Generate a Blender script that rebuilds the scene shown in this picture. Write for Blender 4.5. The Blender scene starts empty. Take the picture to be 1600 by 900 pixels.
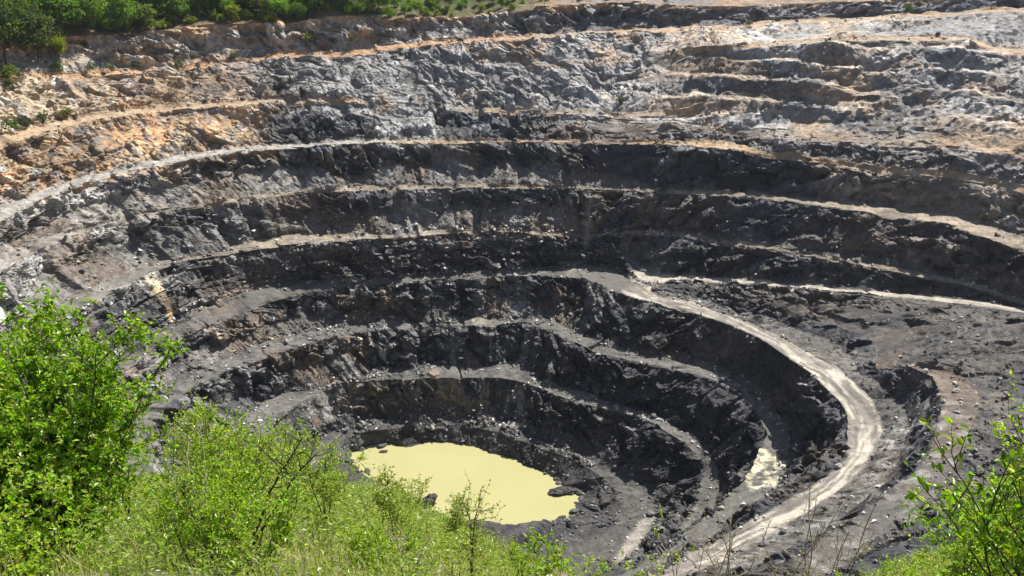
import bpy, math, random
import numpy as np
from mathutils import Vector

# ------------------------------------------------------------------ camera, sky, sun, exposure
scene = bpy.context.scene
COL = scene.collection
cam_d = bpy.data.cameras.new('camera'); cam = bpy.data.objects.new('camera', cam_d); COL.objects.link(cam)
cam.location = (0, 0, 150); cam.rotation_euler = (math.radians(90 - 22.4), 0, 0)
cam_d.sensor_width = 36; cam_d.lens = 1386 / 1600 * 36; cam_d.clip_start = 0.1; cam_d.clip_end = 5000
scene.camera = cam
SUN_AZ, SUN_EL = math.radians(45), math.radians(54)      # azimuth clockwise from +Y (the view direction)
SUN_DIR = Vector((math.sin(SUN_AZ) * math.cos(SUN_EL), math.cos(SUN_AZ) * math.cos(SUN_EL), math.sin(SUN_EL)))
world = bpy.data.worlds.new('World'); scene.world = world; world.use_nodes = True
wn = world.node_tree; wn.nodes.clear()
wo = wn.nodes.new('ShaderNodeOutputWorld'); wb = wn.nodes.new('ShaderNodeBackground'); sky = wn.nodes.new('ShaderNodeTexSky')
sky.sky_type = 'NISHITA'; sky.sun_disc = False; sky.sun_elevation = SUN_EL; sky.sun_rotation = SUN_AZ
sky.air_density = 1.0; sky.dust_density = 1.5; sky.ozone_density = 1.0
wb.inputs['Strength'].default_value = 0.06
wn.links.new(sky.outputs[0], wb.inputs[0]); wn.links.new(wb.outputs[0], wo.inputs[0])
sun_d = bpy.data.lights.new('sun', 'SUN'); sun_d.energy = 5.0; sun_d.angle = math.radians(0.53); sun_d.color = (1.0, 0.95, 0.87)
sun = bpy.data.objects.new('sun', sun_d); COL.objects.link(sun)
sun.rotation_euler = (-SUN_DIR).to_track_quat('-Z', 'Y').to_euler(); sun.location = (200, 100, 400)
vs = scene.view_settings; vs.view_transform = 'Standard'; vs.look = 'None'; vs.exposure = 0.85; vs.gamma = 1.0; vs.use_curve_mapping = False
scene.cycles.max_bounces = 6; scene.cycles.diffuse_bounces = 3; scene.cycles.transmission_bounces = 4
scene.cycles.caustics_reflective = False; scene.cycles.caustics_refractive = False

rng = np.random.default_rng(7)
random.seed(7)

# ------------------------------------------------------------------ noise (numpy, world metres)
def _hash(ix, iy, iz, seed):
    h = (ix.astype(np.uint32) * np.uint32(0x8da6b343)) ^ (iy.astype(np.uint32) * np.uint32(0xd8163841)) ^ (iz.astype(np.uint32) * np.uint32(0xcb1ab31f)) ^ np.uint32((seed * 0x9e3779b1) & 0xffffffff)
    h ^= h >> np.uint32(15); h *= np.uint32(0x2c1b3c6d); h ^= h >> np.uint32(12); h *= np.uint32(0x297a2d39); h ^= h >> np.uint32(15)
    return h
def _u(h): return (h & np.uint32(0xffffff)).astype(np.float32) * np.float32(1 / 16777215.0)

def vnoise(p, seed=0):
    """smooth value noise in -1..1; p is (n,3)"""
    f = np.floor(p); i = f.astype(np.int64); t = (p - f).astype(np.float32); t = t * t * t * (t * (t * 6 - 15) + 10)
    x0, y0, z0 = i[:, 0], i[:, 1], i[:, 2]
    out = 0
    for dx in (0, 1):
        wx = t[:, 0] if dx else 1 - t[:, 0]
        for dy in (0, 1):
            wy = t[:, 1] if dy else 1 - t[:, 1]
            for dz in (0, 1):
                wz = t[:, 2] if dz else 1 - t[:, 2]
                out = out + wx * wy * wz * _u(_hash(x0 + dx, y0 + dy, z0 + dz, seed))
    return out * 2 - 1

ROT = np.array([[0.0, 0.80, 0.60], [-0.80, 0.36, -0.48], [-0.60, -0.48, 0.64]])
def fbm(p, octaves=4, seed=0, gain=0.5, ridged=False):
    s, a, tot = 0, 1.0, 0.0
    q = np.asarray(p, dtype=np.float64)
    for o in range(octaves):
        n = vnoise(q, seed + o * 17)
        if ridged: n = 1 - 2 * np.abs(n)
        s = s + a * n; tot += a; a *= gain; q = (q @ ROT) * 2.03 + 11.7
    return s / tot

def worley(p, seed=0):
    """returns (f1, f2, id value -1..1, offset to the cell point)"""
    f = np.floor(p); i = f.astype(np.int64); fr = (p - f).astype(np.float32)
    n = len(p); f1 = np.full(n, 9.0, np.float32); f2 = np.full(n, 9.0, np.float32); idv = np.zeros(n, np.uint32); off = np.zeros((n, 3), np.float32)
    for dx in (-1, 0, 1):
        for dy in (-1, 0, 1):
            for dz in (-1, 0, 1):
                h = _hash(i[:, 0] + dx, i[:, 1] + dy, i[:, 2] + dz, seed)
                c = np.stack([dx + _u(h), dy + _u(h * np.uint32(747796405) + np.uint32(1)), dz + _u(h * np.uint32(2891336453) + np.uint32(7))], 1)
                v = c - fr; d = (v * v).sum(1)
                m = d < f1
                f2 = np.where(m, f1, np.minimum(f2, d)); f1 = np.where(m, d, f1)
                idv = np.where(m, h, idv); off[m] = v[m]
    return np.sqrt(f1), np.sqrt(f2), _u(idv * np.uint32(277803737) ^ (idv >> np.uint32(9))) * 2 - 1, off, idv

def sstep(a, b, x):
    t = np.clip((x - a) / (b - a), 0, 1); return t * t * (3 - 2 * t)
def mix(a, b, t): return a + (b - a) * t

# ------------------------------------------------------------------ object helpers
def tag(o, label=None, cat=None, group=None, kind=None):
    if label: o['label'] = label
    if cat: o['category'] = cat
    if group: o['group'] = group
    if kind: o['kind'] = kind
    return o
def link(name, me, mat=None, parent=None):
    o = bpy.data.objects.new(name, me); COL.objects.link(o)
    if mat is not None and not me.materials: me.materials.append(mat)
    if parent is not None: o.parent = parent
    return o
def empty(name, loc, rz=0, scale=1):
    o = bpy.data.objects.new(name, None); COL.objects.link(o); o.location = loc; o.rotation_euler = (0, 0, rz); o.scale = (scale,) * 3
    o.empty_display_size = 0.2
    return o
def mesh_np(name, verts, faces, smooth=False, col=None, uv_attr=None):
    """faces: (n,3) or (n,4) int array"""
    verts = np.ascontiguousarray(verts, np.float32); faces = np.ascontiguousarray(faces, np.int32)
    me = bpy.data.meshes.new(name); k = faces.shape[1]; n = len(faces)
    me.vertices.add(len(verts)); me.vertices.foreach_set('co', verts.ravel())
    me.loops.add(n * k); me.loops.foreach_set('vertex_index', faces.ravel())
    me.polygons.add(n); me.polygons.foreach_set('loop_start', np.arange(0, n * k, k, dtype=np.int32))
    me.update(calc_edges=True)
    me.polygons.foreach_set('use_smooth', np.full(n, bool(smooth)))
    if col is not None:
        a = me.attributes.new('col', 'FLOAT_COLOR', 'POINT')
        c = np.ones((len(verts), 4), np.float32); c[:, :3] = col; a.data.foreach_set('color', c.ravel())
    me.validate(); me.update()
    return me
def copy_tree(o, parent=None):
    c = o.copy(); COL.objects.link(c); c.parent = parent
    for ch in o.children: copy_tree(ch, c)
    return c

# ------------------------------------------------------------------ materials
class NT:
    def __init__(s, name):
        s.m = bpy.data.materials.new(name); s.m.use_nodes = True; s.t = s.m.node_tree; s.t.nodes.clear()
        s.out = s.n('ShaderNodeOutputMaterial'); s.b = s.n('ShaderNodeBsdfPrincipled'); s.l(s.b.outputs[0], s.out.inputs[0])
    def n(s, t, **kw):
        x = s.t.nodes.new(t)
        for k, v in kw.items():
            if hasattr(x, k): setattr(x, k, v)
            else: x.inputs[k].default_value = v
        return x
    def l(s, a, b): s.t.links.new(a, b)
    def noise(s, scale, vec=None, detail=4, rough=0.6):
        x = s.n('ShaderNodeTexNoise'); x.inputs['Scale'].default_value = scale; x.inputs['Detail'].default_value = detail; x.inputs['Roughness'].default_value = rough
        if vec is not None: s.l(vec, x.inputs['Vector'])
        return x.outputs['Fac']
    def ramp(s, fac, a, b, va=0.0, vb=1.0):
        x = s.n('ShaderNodeMapRange'); x.inputs[1].default_value = a; x.inputs[2].default_value = b; x.inputs[3].default_value = va; x.inputs[4].default_value = vb
        s.l(fac, x.inputs[0]); return x.outputs[0]
    def math(s, op, a, b=None):
        x = s.n('ShaderNodeMath', operation=op)
        for i, v in enumerate((a, b)):
            if v is None: continue
            if isinstance(v, (int, float)): x.inputs[i].default_value = v
            else: s.l(v, x.inputs[i])
        return x.outputs[0]
    def mul(s, colour, fac):
        x = s.n('ShaderNodeMix', data_type='RGBA', blend_type='MULTIPLY'); x.inputs[0].default_value = 1
        s.l(colour, x.inputs[6])
        g = s.n('ShaderNodeCombineColor'); [s.l(fac, g.inputs[i]) for i in range(3)]
        s.l(g.outputs[0], x.inputs[7]); return x.outputs[2]
    def mixc(s, fac, a, b):
        x = s.n('ShaderNodeMix', data_type='RGBA')
        s.l(fac, x.inputs[0])
        for v, i in ((a, 6), (b, 7)):
            if isinstance(v, tuple): x.inputs[i].default_value = v + (1,)
            else: s.l(v, x.inputs[i])
        return x.outputs[2]
    def bump(s, h, dist, strength=1.0):
        x = s.n('ShaderNodeBump'); x.inputs['Distance'].default_value = dist; x.inputs['Strength'].default_value = strength
        s.l(h, x.inputs['Height']); s.l(x.outputs[0], s.b.inputs['Normal'])

def rock_material(name, bump=0.35, var=0.5, rough=0.75, fine=1.0):
    t = NT(name)
    at = t.n('ShaderNodeAttribute', attribute_name='col')
    geo = t.n('ShaderNodeNewGeometry'); pos = geo.outputs['Position']
    n1 = t.noise(0.35 * fine, pos, 5, 0.65); n2 = t.noise(1.6 * fine, pos, 4, 0.7)
    vo = t.n('ShaderNodeTexVoronoi', feature='F1'); vo.inputs['Scale'].default_value = 0.9 * fine; t.l(pos, vo.inputs['Vector'])
    cellv = t.n('ShaderNodeSeparateColor'); t.l(vo.outputs['Color'], cellv.inputs[0])
    f = t.math('MULTIPLY', t.ramp(n1, 0.25, 0.75, 1 - var, 1 + var), t.ramp(n2, 0.2, 0.8, 1 - 0.8 * var, 1 + 0.8 * var))
    f = t.math('MULTIPLY', f, t.ramp(cellv.outputs[0], 0, 1, 1 - 0.6 * var, 1 + 0.6 * var))
    c = t.mul(at.outputs['Color'], f)
    t.l(c, t.b.inputs['Base Color'])
    t.b.inputs['Roughness'].default_value = rough; t.b.inputs['Specular IOR Level'].default_value = 0.35
    wv = t.n('ShaderNodeVectorMath', operation='MULTIPLY_ADD'); nv = t.n('ShaderNodeTexNoise'); nv.inputs['Scale'].default_value = 0.8; t.l(pos, nv.inputs['Vector'])
    t.l(nv.outputs['Color'], wv.inputs[0]); wv.inputs[1].default_value = (1.2, 1.2, 1.2); t.l(pos, wv.inputs[2])
    v2 = t.n('ShaderNodeTexVoronoi', feature='F1'); v2.inputs['Scale'].default_value = 0.75 * fine; t.l(wv.outputs[0], v2.inputs['Vector'])
    s2 = t.n('ShaderNodeSeparateColor'); t.l(v2.outputs['Color'], s2.inputs[0])
    dv = t.n('ShaderNodeVectorMath', operation='SUBTRACT'); t.l(wv.outputs[0], dv.inputs[0]); t.l(v2.outputs['Position'], dv.inputs[1])
    rd_ = t.n('ShaderNodeVectorMath', operation='SUBTRACT'); t.l(v2.outputs['Color'], rd_.inputs[0]); rd_.inputs[1].default_value = (.5, .5, .5)
    dp = t.n('ShaderNodeVectorMath', operation='DOT_PRODUCT'); t.l(dv.outputs[0], dp.inputs[0]); t.l(rd_.outputs[0], dp.inputs[1])   # every block tilts its own way
    h = t.math('ADD', t.math('MULTIPLY', n2, 0.25), t.math('ADD', t.math('MULTIPLY', dp.outputs['Value'], 1.6), t.math('MULTIPLY', s2.outputs[0], 0.5)))
    t.bump(h, bump)
    return t.m

M_ROCK = rock_material('layered_rock', 0.42, 0.40)
M_BENCH = rock_material('bench_gravel', 0.12, 0.32, 0.9, 1.2)
M_ROAD = rock_material('haul_road_dust', 0.10, 0.16, 0.95, 1.3)
M_STONE = rock_material('loose_stone', 0.15, 0.35, 0.75, 1.5)

# ------------------------------------------------------------------ the pit: plan curves of every bench edge
# each line: (angle round the pond in degrees, radius in m, height in m); ...c = crest (outer lip), ...t = toe of the face above
PIT = (-11.0, 219.0)
LINES = {
 'shore': [(-88.4,20.8,0), (-63.3,24.5,0), (-41.5,30.5,0), (-27.5,33.4,0), (-11.9,30.9,0), (-10.6,26.2,0), (-0.2,22.4,0), (21.3,15.3,0), (71.3,13.5,0), (102.4,17.2,0), (143.9,27.9,0), (153.6,37.8,0), (164.6,40.2,0), (182,28.8,0), (209.2,25.5,0), (238.9,19.6,0)],
 'B0c': [(-68.8,39.4,3), (-51.9,44.2,3.5), (-35.5,46.6,3.5), (-20.2,43.6,4), (-10.3,37,4.5), (0.1,30,5), (17.4,21.7,5), (44.4,17.3,5), (76.4,18.1,5), (121.4,24.2,3.6), (147.7,34.4,5), (155,40.1,4.5), (168,43.8,4), (191.9,44.1,3), (225,38,3), (250,40,3)],
 'B0t': [(-50.2,56.4,4.5), (-33.2,56.6,4.5), (-17.6,52.1,4.5), (-9.4,45.1,5), (-3,36,5.4), (14.9,24.8,5.3), (36.7,21,5.4), (64,20.5,5.4), (89.5,21.8,5), (119.5,25.8,4.6), (144.3,36.2,5.4), (155,43.6,5.4), (167,49.2,5), (186.8,49.5,4), (225,46,4), (270,57.2,4)],
 'B1c': [(-88,62.9,9), (-39.1,63.2,7.5), (-22.8,64.1,8), (-13,64.7,11), (-10.3,63.4,14), (-6.8,59.5,16), (-2.8,53.9,17), (5.1,48.9,17), (12.9,40.7,17), (22.8,33.1,17), (37,30.4,17), (56.9,30,17), (76.5,29.8,17), (100.2,29,17), (127.4,34.9,17), (144.1,45.8,17), (154.9,51.7,17), (170.1,54.8,17), (177.8,57.2,17), (187.9,57.8,17), (225,68,14), (270,62.9,9)],
 'B1t': [(-88,65.2,11), (-37.1,68.1,8.5), (-24.6,69.5,9), (-13.4,69.2,12), (-9.1,66.8,14.5), (-4.8,62.3,16.5), (1.4,56,17.5), (9.5,49.9,17.5), (18.1,42.2,17.5), (39.7,34.8,17.5), (56.8,33,17.5), (76,32.9,17.5), (99.3,33.2,17.5), (124.4,38.1,17.5), (141.3,48.2,17.5), (151.4,54.1,17.5), (167.3,59.5,17.5), (176.5,63.2,17.5), (185,63.5,17.5), (225,76,15), (270,65.2,11)],
 'B2c': [(-88,75.6,20), (-48,73.1,19), (-32.9,73.7,20), (-23.8,77.1,22), (-17.4,78.7,23.5), (-12.6,80.4,25), (-7.5,78.4,26.5), (-0.2,74.7,28), (5.9,67.3,29), (9.7,62.2,29), (17.2,51.8,29), (30.2,43,29), (48.7,42.5,29), (65.1,46.2,29), (72.2,47.7,29), (84.5,41.6,29), (121,46.1,29), (140.9,56.5,29), (153.6,59.6,29), (166.8,69.1,29), (171.4,72.9,29), (177.1,76.3,29), (184.2,82.2,29), (225,92,27), (270,75.6,20)],
 'B2t': [(-88,77.9,22), (-50.6,77.6,20), (-37.7,79.8,21), (-28.9,83.1,22), (-20.5,86.4,23.5), (-15.9,86.7,25), (-9.9,86.5,26.5), (-4.9,81.6,28), (8,71.2,29.5), (14.1,64.1,29.5), (22.3,55.7,29.5), (33.5,48.6,29.5), (49,47.7,29.5), (61.9,50.8,29.5), (73.3,53.2,29.5), (85.3,47,29.5), (118.7,50.5,29.5), (134.9,61.1,29.5), (150.8,71,29.5), (160.9,75.3,29.5), (167.4,79,29.5), (173.1,82.5,29.5), (181,88.8,29.5), (225,100,28), (270,77.9,22)],
 'B3c': [(-88,88.2,31), (-61.1,86.6,29), (-53,86.8,31), (-44,90.2,33.5), (-37.3,94.8,35.5), (-31,98.2,37), (-25.9,99,38), (-20.4,98.6,39), (-16.2,96.7,40), (-13.2,92.7,41.5), (-7.9,89.5,41.2), (0.8,83.8,41.5), (11.6,76.6,41.5), (24.4,67.6,41.5), (33.8,61.8,41.5), (45.7,60.3,41.5), (58.7,62.8,41.5), (75.2,57.2,41.3), (93.4,52.8,41.2), (116.1,55.3,41.3), (132,64.5,40), (148.4,74.6,39.9), (155.3,77.9,38.6), (163.1,81.5,38.3), (172.6,87.3,38.8), (177.8,91.3,37.9), (225,114,40), (270,88.2,31)],
 'B3t': [(-88,90.5,33), (-61.3,91,30), (-56.5,91.8,31.5), (-46.1,94.6,34), (-39.1,98.3,36), (-33.1,101.7,37.5), (-27.2,104.3,38.5), (-21.2,105.6,39.5), (-15.5,103.7,40.5), (-12.1,100.1,42), (-6.1,95.4,42), (1.9,88.5,42), (17.7,77.2,42), (28,70.7,42), (33.2,67,42), (43.8,70,42), (53.3,76.4,42), (60.3,71.2,42), (73.6,61.9,42), (93.4,55.4,42), (115.2,57.9,42), (131.1,65.9,41.3), (149.2,82,42), (158.6,85.3,42), (167.1,88.2,42), (176.7,93.2,42), (225,120,41), (270,90.5,33)],
 'RBc': [(-53.7,109.3,43), (-46.9,110.2,45), (-39.8,112.8,47.5), (-33,115.4,49), (-27.6,115.9,50), (-20.6,116.4,50), (-16.5,115.9,50), (-14,111.6,49.5), (-9.3,105.9,44.3)],
 'RBt': [(-54.6,115.8,44), (-46.2,118,46.5), (-39.5,120.8,49), (-34.2,121.5,50.5), (-27.1,123.6,51.5), (-19.2,125.1,51.5), (-15.5,121.6,51), (-13.5,113.8,50.5), (-10.7,109.4,46.9)],
 'B3bc': [(-14,151,57), (-7,149.5,55.5), (-0.8,148.1,53.5), (5.4,132.4,50.5), (12.1,114.3,48), (19.2,101.1,46), (28.4,88.1,44.2), (33.8,81.3,43.3), (36.8,75.4,42.9), (39.5,72.6,42.5), (43,72.3,42.3)],
 'B3bt': [(-14,154.5,57.2), (-7,153,55.7), (0.4,149.6,53.7), (6.7,134.2,50.7), (13.6,116.1,48.1), (20.9,103.2,46.1), (30.6,91.1,44.4), (37.4,82.1,43.5), (42.5,78.5,43), (47,76.8,42.7)],
 'B4c': [(-88,118.1,57), (-20,156,60), (-3,152.5,55.5), (1.7,151.1,53), (3.9,145.7,53.7), (6.9,140.4,54), (10,131.6,54), (14.1,123.3,54), (21,110.4,54), (30.2,98.5,54), (40.3,89.1,54), (56.2,78.9,52.4), (59.4,76.6,50.9), (68.4,70,52.1), (77.1,65.4,53.7), (99.8,61.8,54), (113.2,62.7,54), (128.6,69.3,53.9), (141.9,80.3,54), (152.2,88.2,54), (157.8,95.5,54), (162.9,98.9,54), (170.6,100.4,54), (177.4,103.3,54), (225,130,54), (270,118.1,57)],
 'B4t': [(-88,119.9,58), (-20,162,61), (-3,157,56.5), (2.1,152.1,54), (4.6,146.6,54.5), (7.9,141.9,54.5), (11.1,133.2,54.5), (15.1,124.8,54.5), (21.9,111.7,54.5), (31.1,100.1,54.5), (41.3,91,54.5), (55.7,81.3,53), (59.9,78.1,51.7), (68.9,71.8,52.6), (77.4,67.2,54.2), (99.6,63.6,54.5), (112.6,64.7,54.4), (127.9,70.8,54.4), (141.2,81.6,54.5), (150.8,90.2,54.5), (156.3,97.7,54.5), (160.6,103.2,54.5), (168.4,104.8,54.5), (174.5,107.8,54.5), (225,135,55), (270,119.9,58)],
 'B5c': [(-88,131.9,69), (-20,168,71), (4.4,153.3,65.4), (8.3,146.8,67), (13,143.5,67), (16.4,136.3,67), (20.4,127.5,67), (26.7,118.2,67), (34.9,105.4,67), (45.2,94.5,66.1), (61,83.5,65.7), (81.3,72.6,66.3), (110.2,73.1,67), (125.1,81,67), (131.5,88.5,67), (140.4,92.4,67), (148,97.8,67), (157.6,109.4,67), (164,113.1,67), (170.7,117.5,67), (175.9,120.1,67), (183.3,120.7,67), (225,141,67), (270,131.9,69)],
 'B5t': [(-88,134.2,71), (-20,173,72), (6.7,156.8,67.5), (12,153.8,67.5), (15.9,149.2,67.5), (18.8,140.9,67.5), (22.4,131.5,67.5), (28.2,121.1,67.5), (36.2,108.1,67.5), (45.9,96,66.9), (61.6,85.2,66.3), (81.5,74.4,66.9), (109.8,75.1,67.5), (124.4,82.9,67.5), (130.8,90.4,67.5), (139.4,94.6,67.5), (147,99.8,67.5), (156.6,111.1,67.5), (163.1,114.4,67.5), (169.6,119,67.5), (174.7,121.5,67.5), (181,122.9,67.5), (225,146,68), (270,134.2,71)],
 'B6c': [(-88,146.8,82), (-20,181,83), (10.6,162.7,77), (14,159.7,77.2), (18.4,150.1,77.4), (23.8,137.2,76.5), (30.7,125.2,77.6), (35.9,116.6,78), (39.6,112.4,80), (49.1,103.2,80), (59.5,94.8,79.6), (72.7,87.4,79.4), (97.8,82.8,79.5), (120.3,90.4,80), (128.3,95.9,79.8), (138.8,106,80), (146.4,109.2,80), (152.8,114.9,79.1), (160.3,121.1,78.4), (166.6,125.1,77.1), (171.3,128,75.6), (174.6,129.6,74.4), (225,154,80), (270,146.8,82)],
 'B6t': [(-88,149.1,84), (-20,186,84), (11.4,164,78.8), (14.6,160.5,79.3), (18.9,151,79.4), (24.4,138.4,78.1), (31.4,126.4,79.5), (36.5,118,79.9), (41.7,118.3,80.5), (50.2,106.3,80.5), (59.9,96.4,80.3), (73,89.2,80.1), (97.7,84.7,80.4), (119.3,94.6,80.5), (127.4,99.1,80.5), (137.8,108.9,80.5), (145.1,112.4,80.5), (152.1,116,80.5), (159.5,122.5,79.8), (165.7,126.6,78.7), (170.2,129.3,77.6), (173.3,130.9,77.1), (225,160,81), (270,149.1,84)],
 'B6bc': [(13.4,167.1,86.2), (18.6,157.2,84.8), (23.7,145.2,84), (30.4,133.3,82.5), (38.5,123.4,80.5), (42.8,121.9,79.3)],
 'B6bt': [(14.2,169,86.9), (19.3,159,85.4), (24.5,147.2,84.4), (31.2,135.5,82.7), (39.4,126.1,80.4), (42.9,122.1,79.7)],
 'B7c': [(-88,161.1,93), (-20,198,96), (19.8,183.2,97.9), (24.5,172.7,95.7), (28.6,156.7,94), (37.1,140.8,91.9), (43.1,129.8,90.1), (49.8,119,88.1), (60.6,108,86.1), (68.6,103.8,86.5), (79.2,100.2,86.6), (92.5,97.8,87.2), (109.9,102.6,89.7), (116.7,105.5,91.7), (127,116,92), (137.1,122.3,92), (145.8,130.6,92), (154.6,135.7,92), (164.1,137.7,91.6), (166.8,139.4,91.1), (225,172,91), (270,161.1,93)],
 'B7t': [(-88,164.1,95), (-20,205,97), (21.2,188.3,98.8), (25.6,176.6,96.5), (29.9,161,94.5), (37.8,143.1,92.9), (43.7,131.8,91.4), (50.5,121.3,89.8), (61.2,110.9,87.3), (69.1,106.8,87.7), (79.5,103.4,87.8), (92.5,101,88.4), (109.5,105.8,90.9), (116.3,108.4,92.5), (126.4,118.6,92.6), (136.1,125.7,92.6), (144.6,134.5,92.6), (153.1,139.8,92.6), (161.9,142.7,92.6), (165.4,142.2,92.6), (225,175,92), (270,164.1,95)],
 'B75c': [(24.9,200.3,109.5), (27,192.6,109.9), (28.4,188.4,113.2), (34.1,173.1,112.1), (39.7,160.7,111), (46.4,149.1,109), (52.7,140.9,106.7)],
 'B75t': [(25.7,204,110.4), (27.6,197.1,110.9), (29.4,192.6,113.9), (35.1,177.5,112.8), (40.7,165.3,111.7), (47.6,154.6,109.6), (52.6,140.1,108.5)],
 'B8c': [(-88,184.1,106), (-20,225,114), (30.9,230.1,120.2), (35.3,218.4,118.1), (40.4,206.9,116.2), (46.5,197.2,113.9), (52.6,161.7,113.5), (60.7,152.6,111.6), (70.2,142.8,110.5), (81.1,123.8,110), (96.2,122.3,108), (105.5,124.9,106.3), (114.3,128.3,104.9), (123,135.2,104), (128.9,140.7,102.5), (134.8,144.7,101.7), (141.5,151.9,101.4), (147.6,156.5,102.4), (152.9,160.2,103.7), (157.3,161.5,105.2), (225,195,103), (270,184.1,106)],
 'B8t': [(-88,188.1,107), (-20,233,115), (31.8,235.9,120.8), (36.3,225,118.4), (41.4,213.5,116.5), (47.1,201.8,114.4), (53.7,169.4,113.6), (61.6,160.2,111.7), (70.6,146.9,111), (81.4,128.3,110.4), (96.1,127,108.6), (105.2,128.8,107.2), (113.9,132.2,106), (122.4,139.3,104.8), (128.3,144.3,103.1), (134,148.8,102.4), (140.7,155.6,102.1), (146.7,159.9,103.3), (151.9,163.8,104.7), (156.2,165.2,106.3), (225,200,104), (270,188.1,107)],
 'B9c': [(-88,195.1,118), (-20,250,127), (32.7,240.8,125.8), (37.3,231.1,123.7), (44.2,215,121.3), (48.6,201.7,120.7), (53.7,178.3,120.1), (62.5,166.1,119.8), (71.3,153.8,120.9), (81.8,135.4,119.5), (92.3,135.1,116.6), (104.5,136.5,116.4), (111.9,138.5,117.9), (121,145.5,115.5), (129.5,152.9,115.5), (137.4,159.9,114.3), (144.7,165.5,114.4), (149.5,169.1,114.9), (153.7,172.1,115), (225,215,114), (270,195.1,118)],
}

for k in ('shore', 'B0c', 'B0t'):
    pass
LINES['bed'] = [(a, r * 0.45, -2.5) for a, r, z in LINES['shore']]
ORDER = ['bed', 'shore', 'B0c', 'B0t', 'B1c', 'B1t', 'B2c', 'B2t', 'B3c', 'B3t', 'RBc', 'RBt', 'B3bc', 'B3bt', 'B4c', 'B4t', 'B5c', 'B5t',
         'B6c', 'B6t', 'B6bc', 'B6bt', 'B7c', 'B7t', 'B75c', 'B75t', 'B8c', 'B8t', 'B9c', 'H1', 'H2', 'H3']
PARTIAL = {'RBc', 'RBt', 'B3bc', 'B3bt', 'B6bc', 'B6bt', 'B75c', 'B75t'}

phi = np.concatenate([np.arange(-66, 198, 0.23), np.arange(198, 294, 1.2)])       # visible part fine, the near wall coarse
phi = phi[phi < 293.9]
NPH = len(phi)
phw = np.where(phi > 270, phi - 360, phi)
def smooth1(v, k):
    ker = np.hanning(2 * k + 3)[1:-1]; ker /= ker.sum()
    return np.convolve(np.concatenate([v[-k:], v, v[:k]]), ker, 'valid')
def curve(k):
    t = np.array(LINES[k], float)
    if k in PARTIAL:
        return np.interp(phw, t[:, 0], t[:, 1]), np.interp(phw, t[:, 0], t[:, 2]), sstep(t[0, 0] - 7, t[0, 0], phw) * (1 - sstep(t[-1, 0], t[-1, 0] + 13, phw))
    t = np.vstack([t - [360, 0, 0], t, t + [360, 0, 0]])
    r = smooth1(np.interp(phw, t[:, 0], t[:, 1]), 5); z = smooth1(np.interp(phw, t[:, 0], t[:, 2]), 9)
    return r, z, np.ones(NPH)
RZ = {k: curve(k) for k in ORDER if k in LINES}
ramp_l = sstep(122, 140, phw) * (1 - sstep(205, 225, phw))
RZ['B6c'] = (RZ['B6c'][0] - .5 * ramp_l, RZ['B6c'][1], RZ['B6c'][2]); RZ['B6t'] = (RZ['B6t'][0] + 1.2 * ramp_l, RZ['B6t'][1], RZ['B6t'][2])
bend = 1 - sstep(36, 46, phw); bend *= sstep(-75, -60, phw)
RZ['B3c'] = (RZ['B3c'][0] - .3 * bend, RZ['B3c'][1], RZ['B3c'][2]); RZ['B3t'] = (RZ['B3t'][0] + .7 * bend, RZ['B3t'][1], RZ['B3t'][2])
for k in ('B6bc', 'B6bt'): RZ[k] = (RZ[k][0], RZ[k][1], RZ[k][2] * .4)
front = sstep(200, 235, np.where(phw < -60, phw + 360, phw))                       # near the camera the rim stays level; the bank stands on it
r9, z9, _ = RZ['B9c']
RZ['H1'] = (r9 + 14, z9 + mix(3.5, 0.5, front), np.ones(NPH))
RZ['H2'] = (r9 + 62, z9 + mix(22, 1.0, front), np.ones(NPH))
RZ['H3'] = (r9 + 260, z9 + mix(80, 2.0, front), np.ones(NPH))
# partial lines dissolve into the face they lie on
i = 0
while i < len(ORDER):
    if ORDER[i] in PARTIAL:
        j = i
        while ORDER[j] in PARTIAL: j += 1
        a, b = RZ[ORDER[i - 1]], RZ[ORDER[j]]
        for q in range(j - 2, i - 1, -2):                                       # pairs (crest, toe), outermost first
            m = (q - i) // 2 + 1
            for qq, f in ((q + 1, (2 * m) / (2 * m + 1)), (q, (2 * m - 1) / (2 * m + 1))):
                r, z, w = RZ[ORDER[qq]]
                RZ[ORDER[qq]] = (mix(mix(a[0], b[0], f), r, w), mix(mix(a[1], b[1], f), z, w), w)
            b = RZ[ORDER[q]]
        i = j
    else: i += 1
# where debris has buried a bench, its edge dissolves into the slope
def gauss_box(p0, p1, f): return sstep(p0 - f, p0 + f, phw) * (1 - sstep(p1 - f, p1 + f, phw))
BURIED = {'B7c': np.maximum(gauss_box(97, 113, 2.5), 0.92 * gauss_box(8, 50, 5)), 'B6bc': np.zeros(NPH)}
for k0, k1, lo_, hi_ in (('B7c', 'B7t', 'B6bt', 'B75c'),):
    w = BURIED[k0]; a, b = RZ[lo_], RZ[hi_]
    for k, f in ((k0, .42), (k1, .52)):
        r, z, _ = RZ[k]; RZ[k] = (mix(r, mix(a[0], b[0], f), w), mix(z, mix(a[1], b[1], f), w), np.ones(NPH))
# bench lips have collapsed here and there
for n_, (kc, kt, dz_) in enumerate((('B1c', 'B1t', 2.2), ('B2c', 'B2t', 2.0), ('B4c', 'B4t', 2.2), ('B5c', 'B5t', 2.4), ('B7c', 'B7t', 2.5), ('B8c', 'B8t', 2.0))):
    a_ = np.stack([phw * .33, phw * 0 + n_ * 3.3 + .5, phw * 0], 1); notch = sstep(.38, .72, vnoise(a_, 9)) * sstep(8, 16, phw)
    for k, g in ((kc, 1), (kt, .45)):
        r, z, w = RZ[k]; RZ[k] = (r + 1.4 * g * notch, z - .6 * dz_ * g * notch, w)
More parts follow.
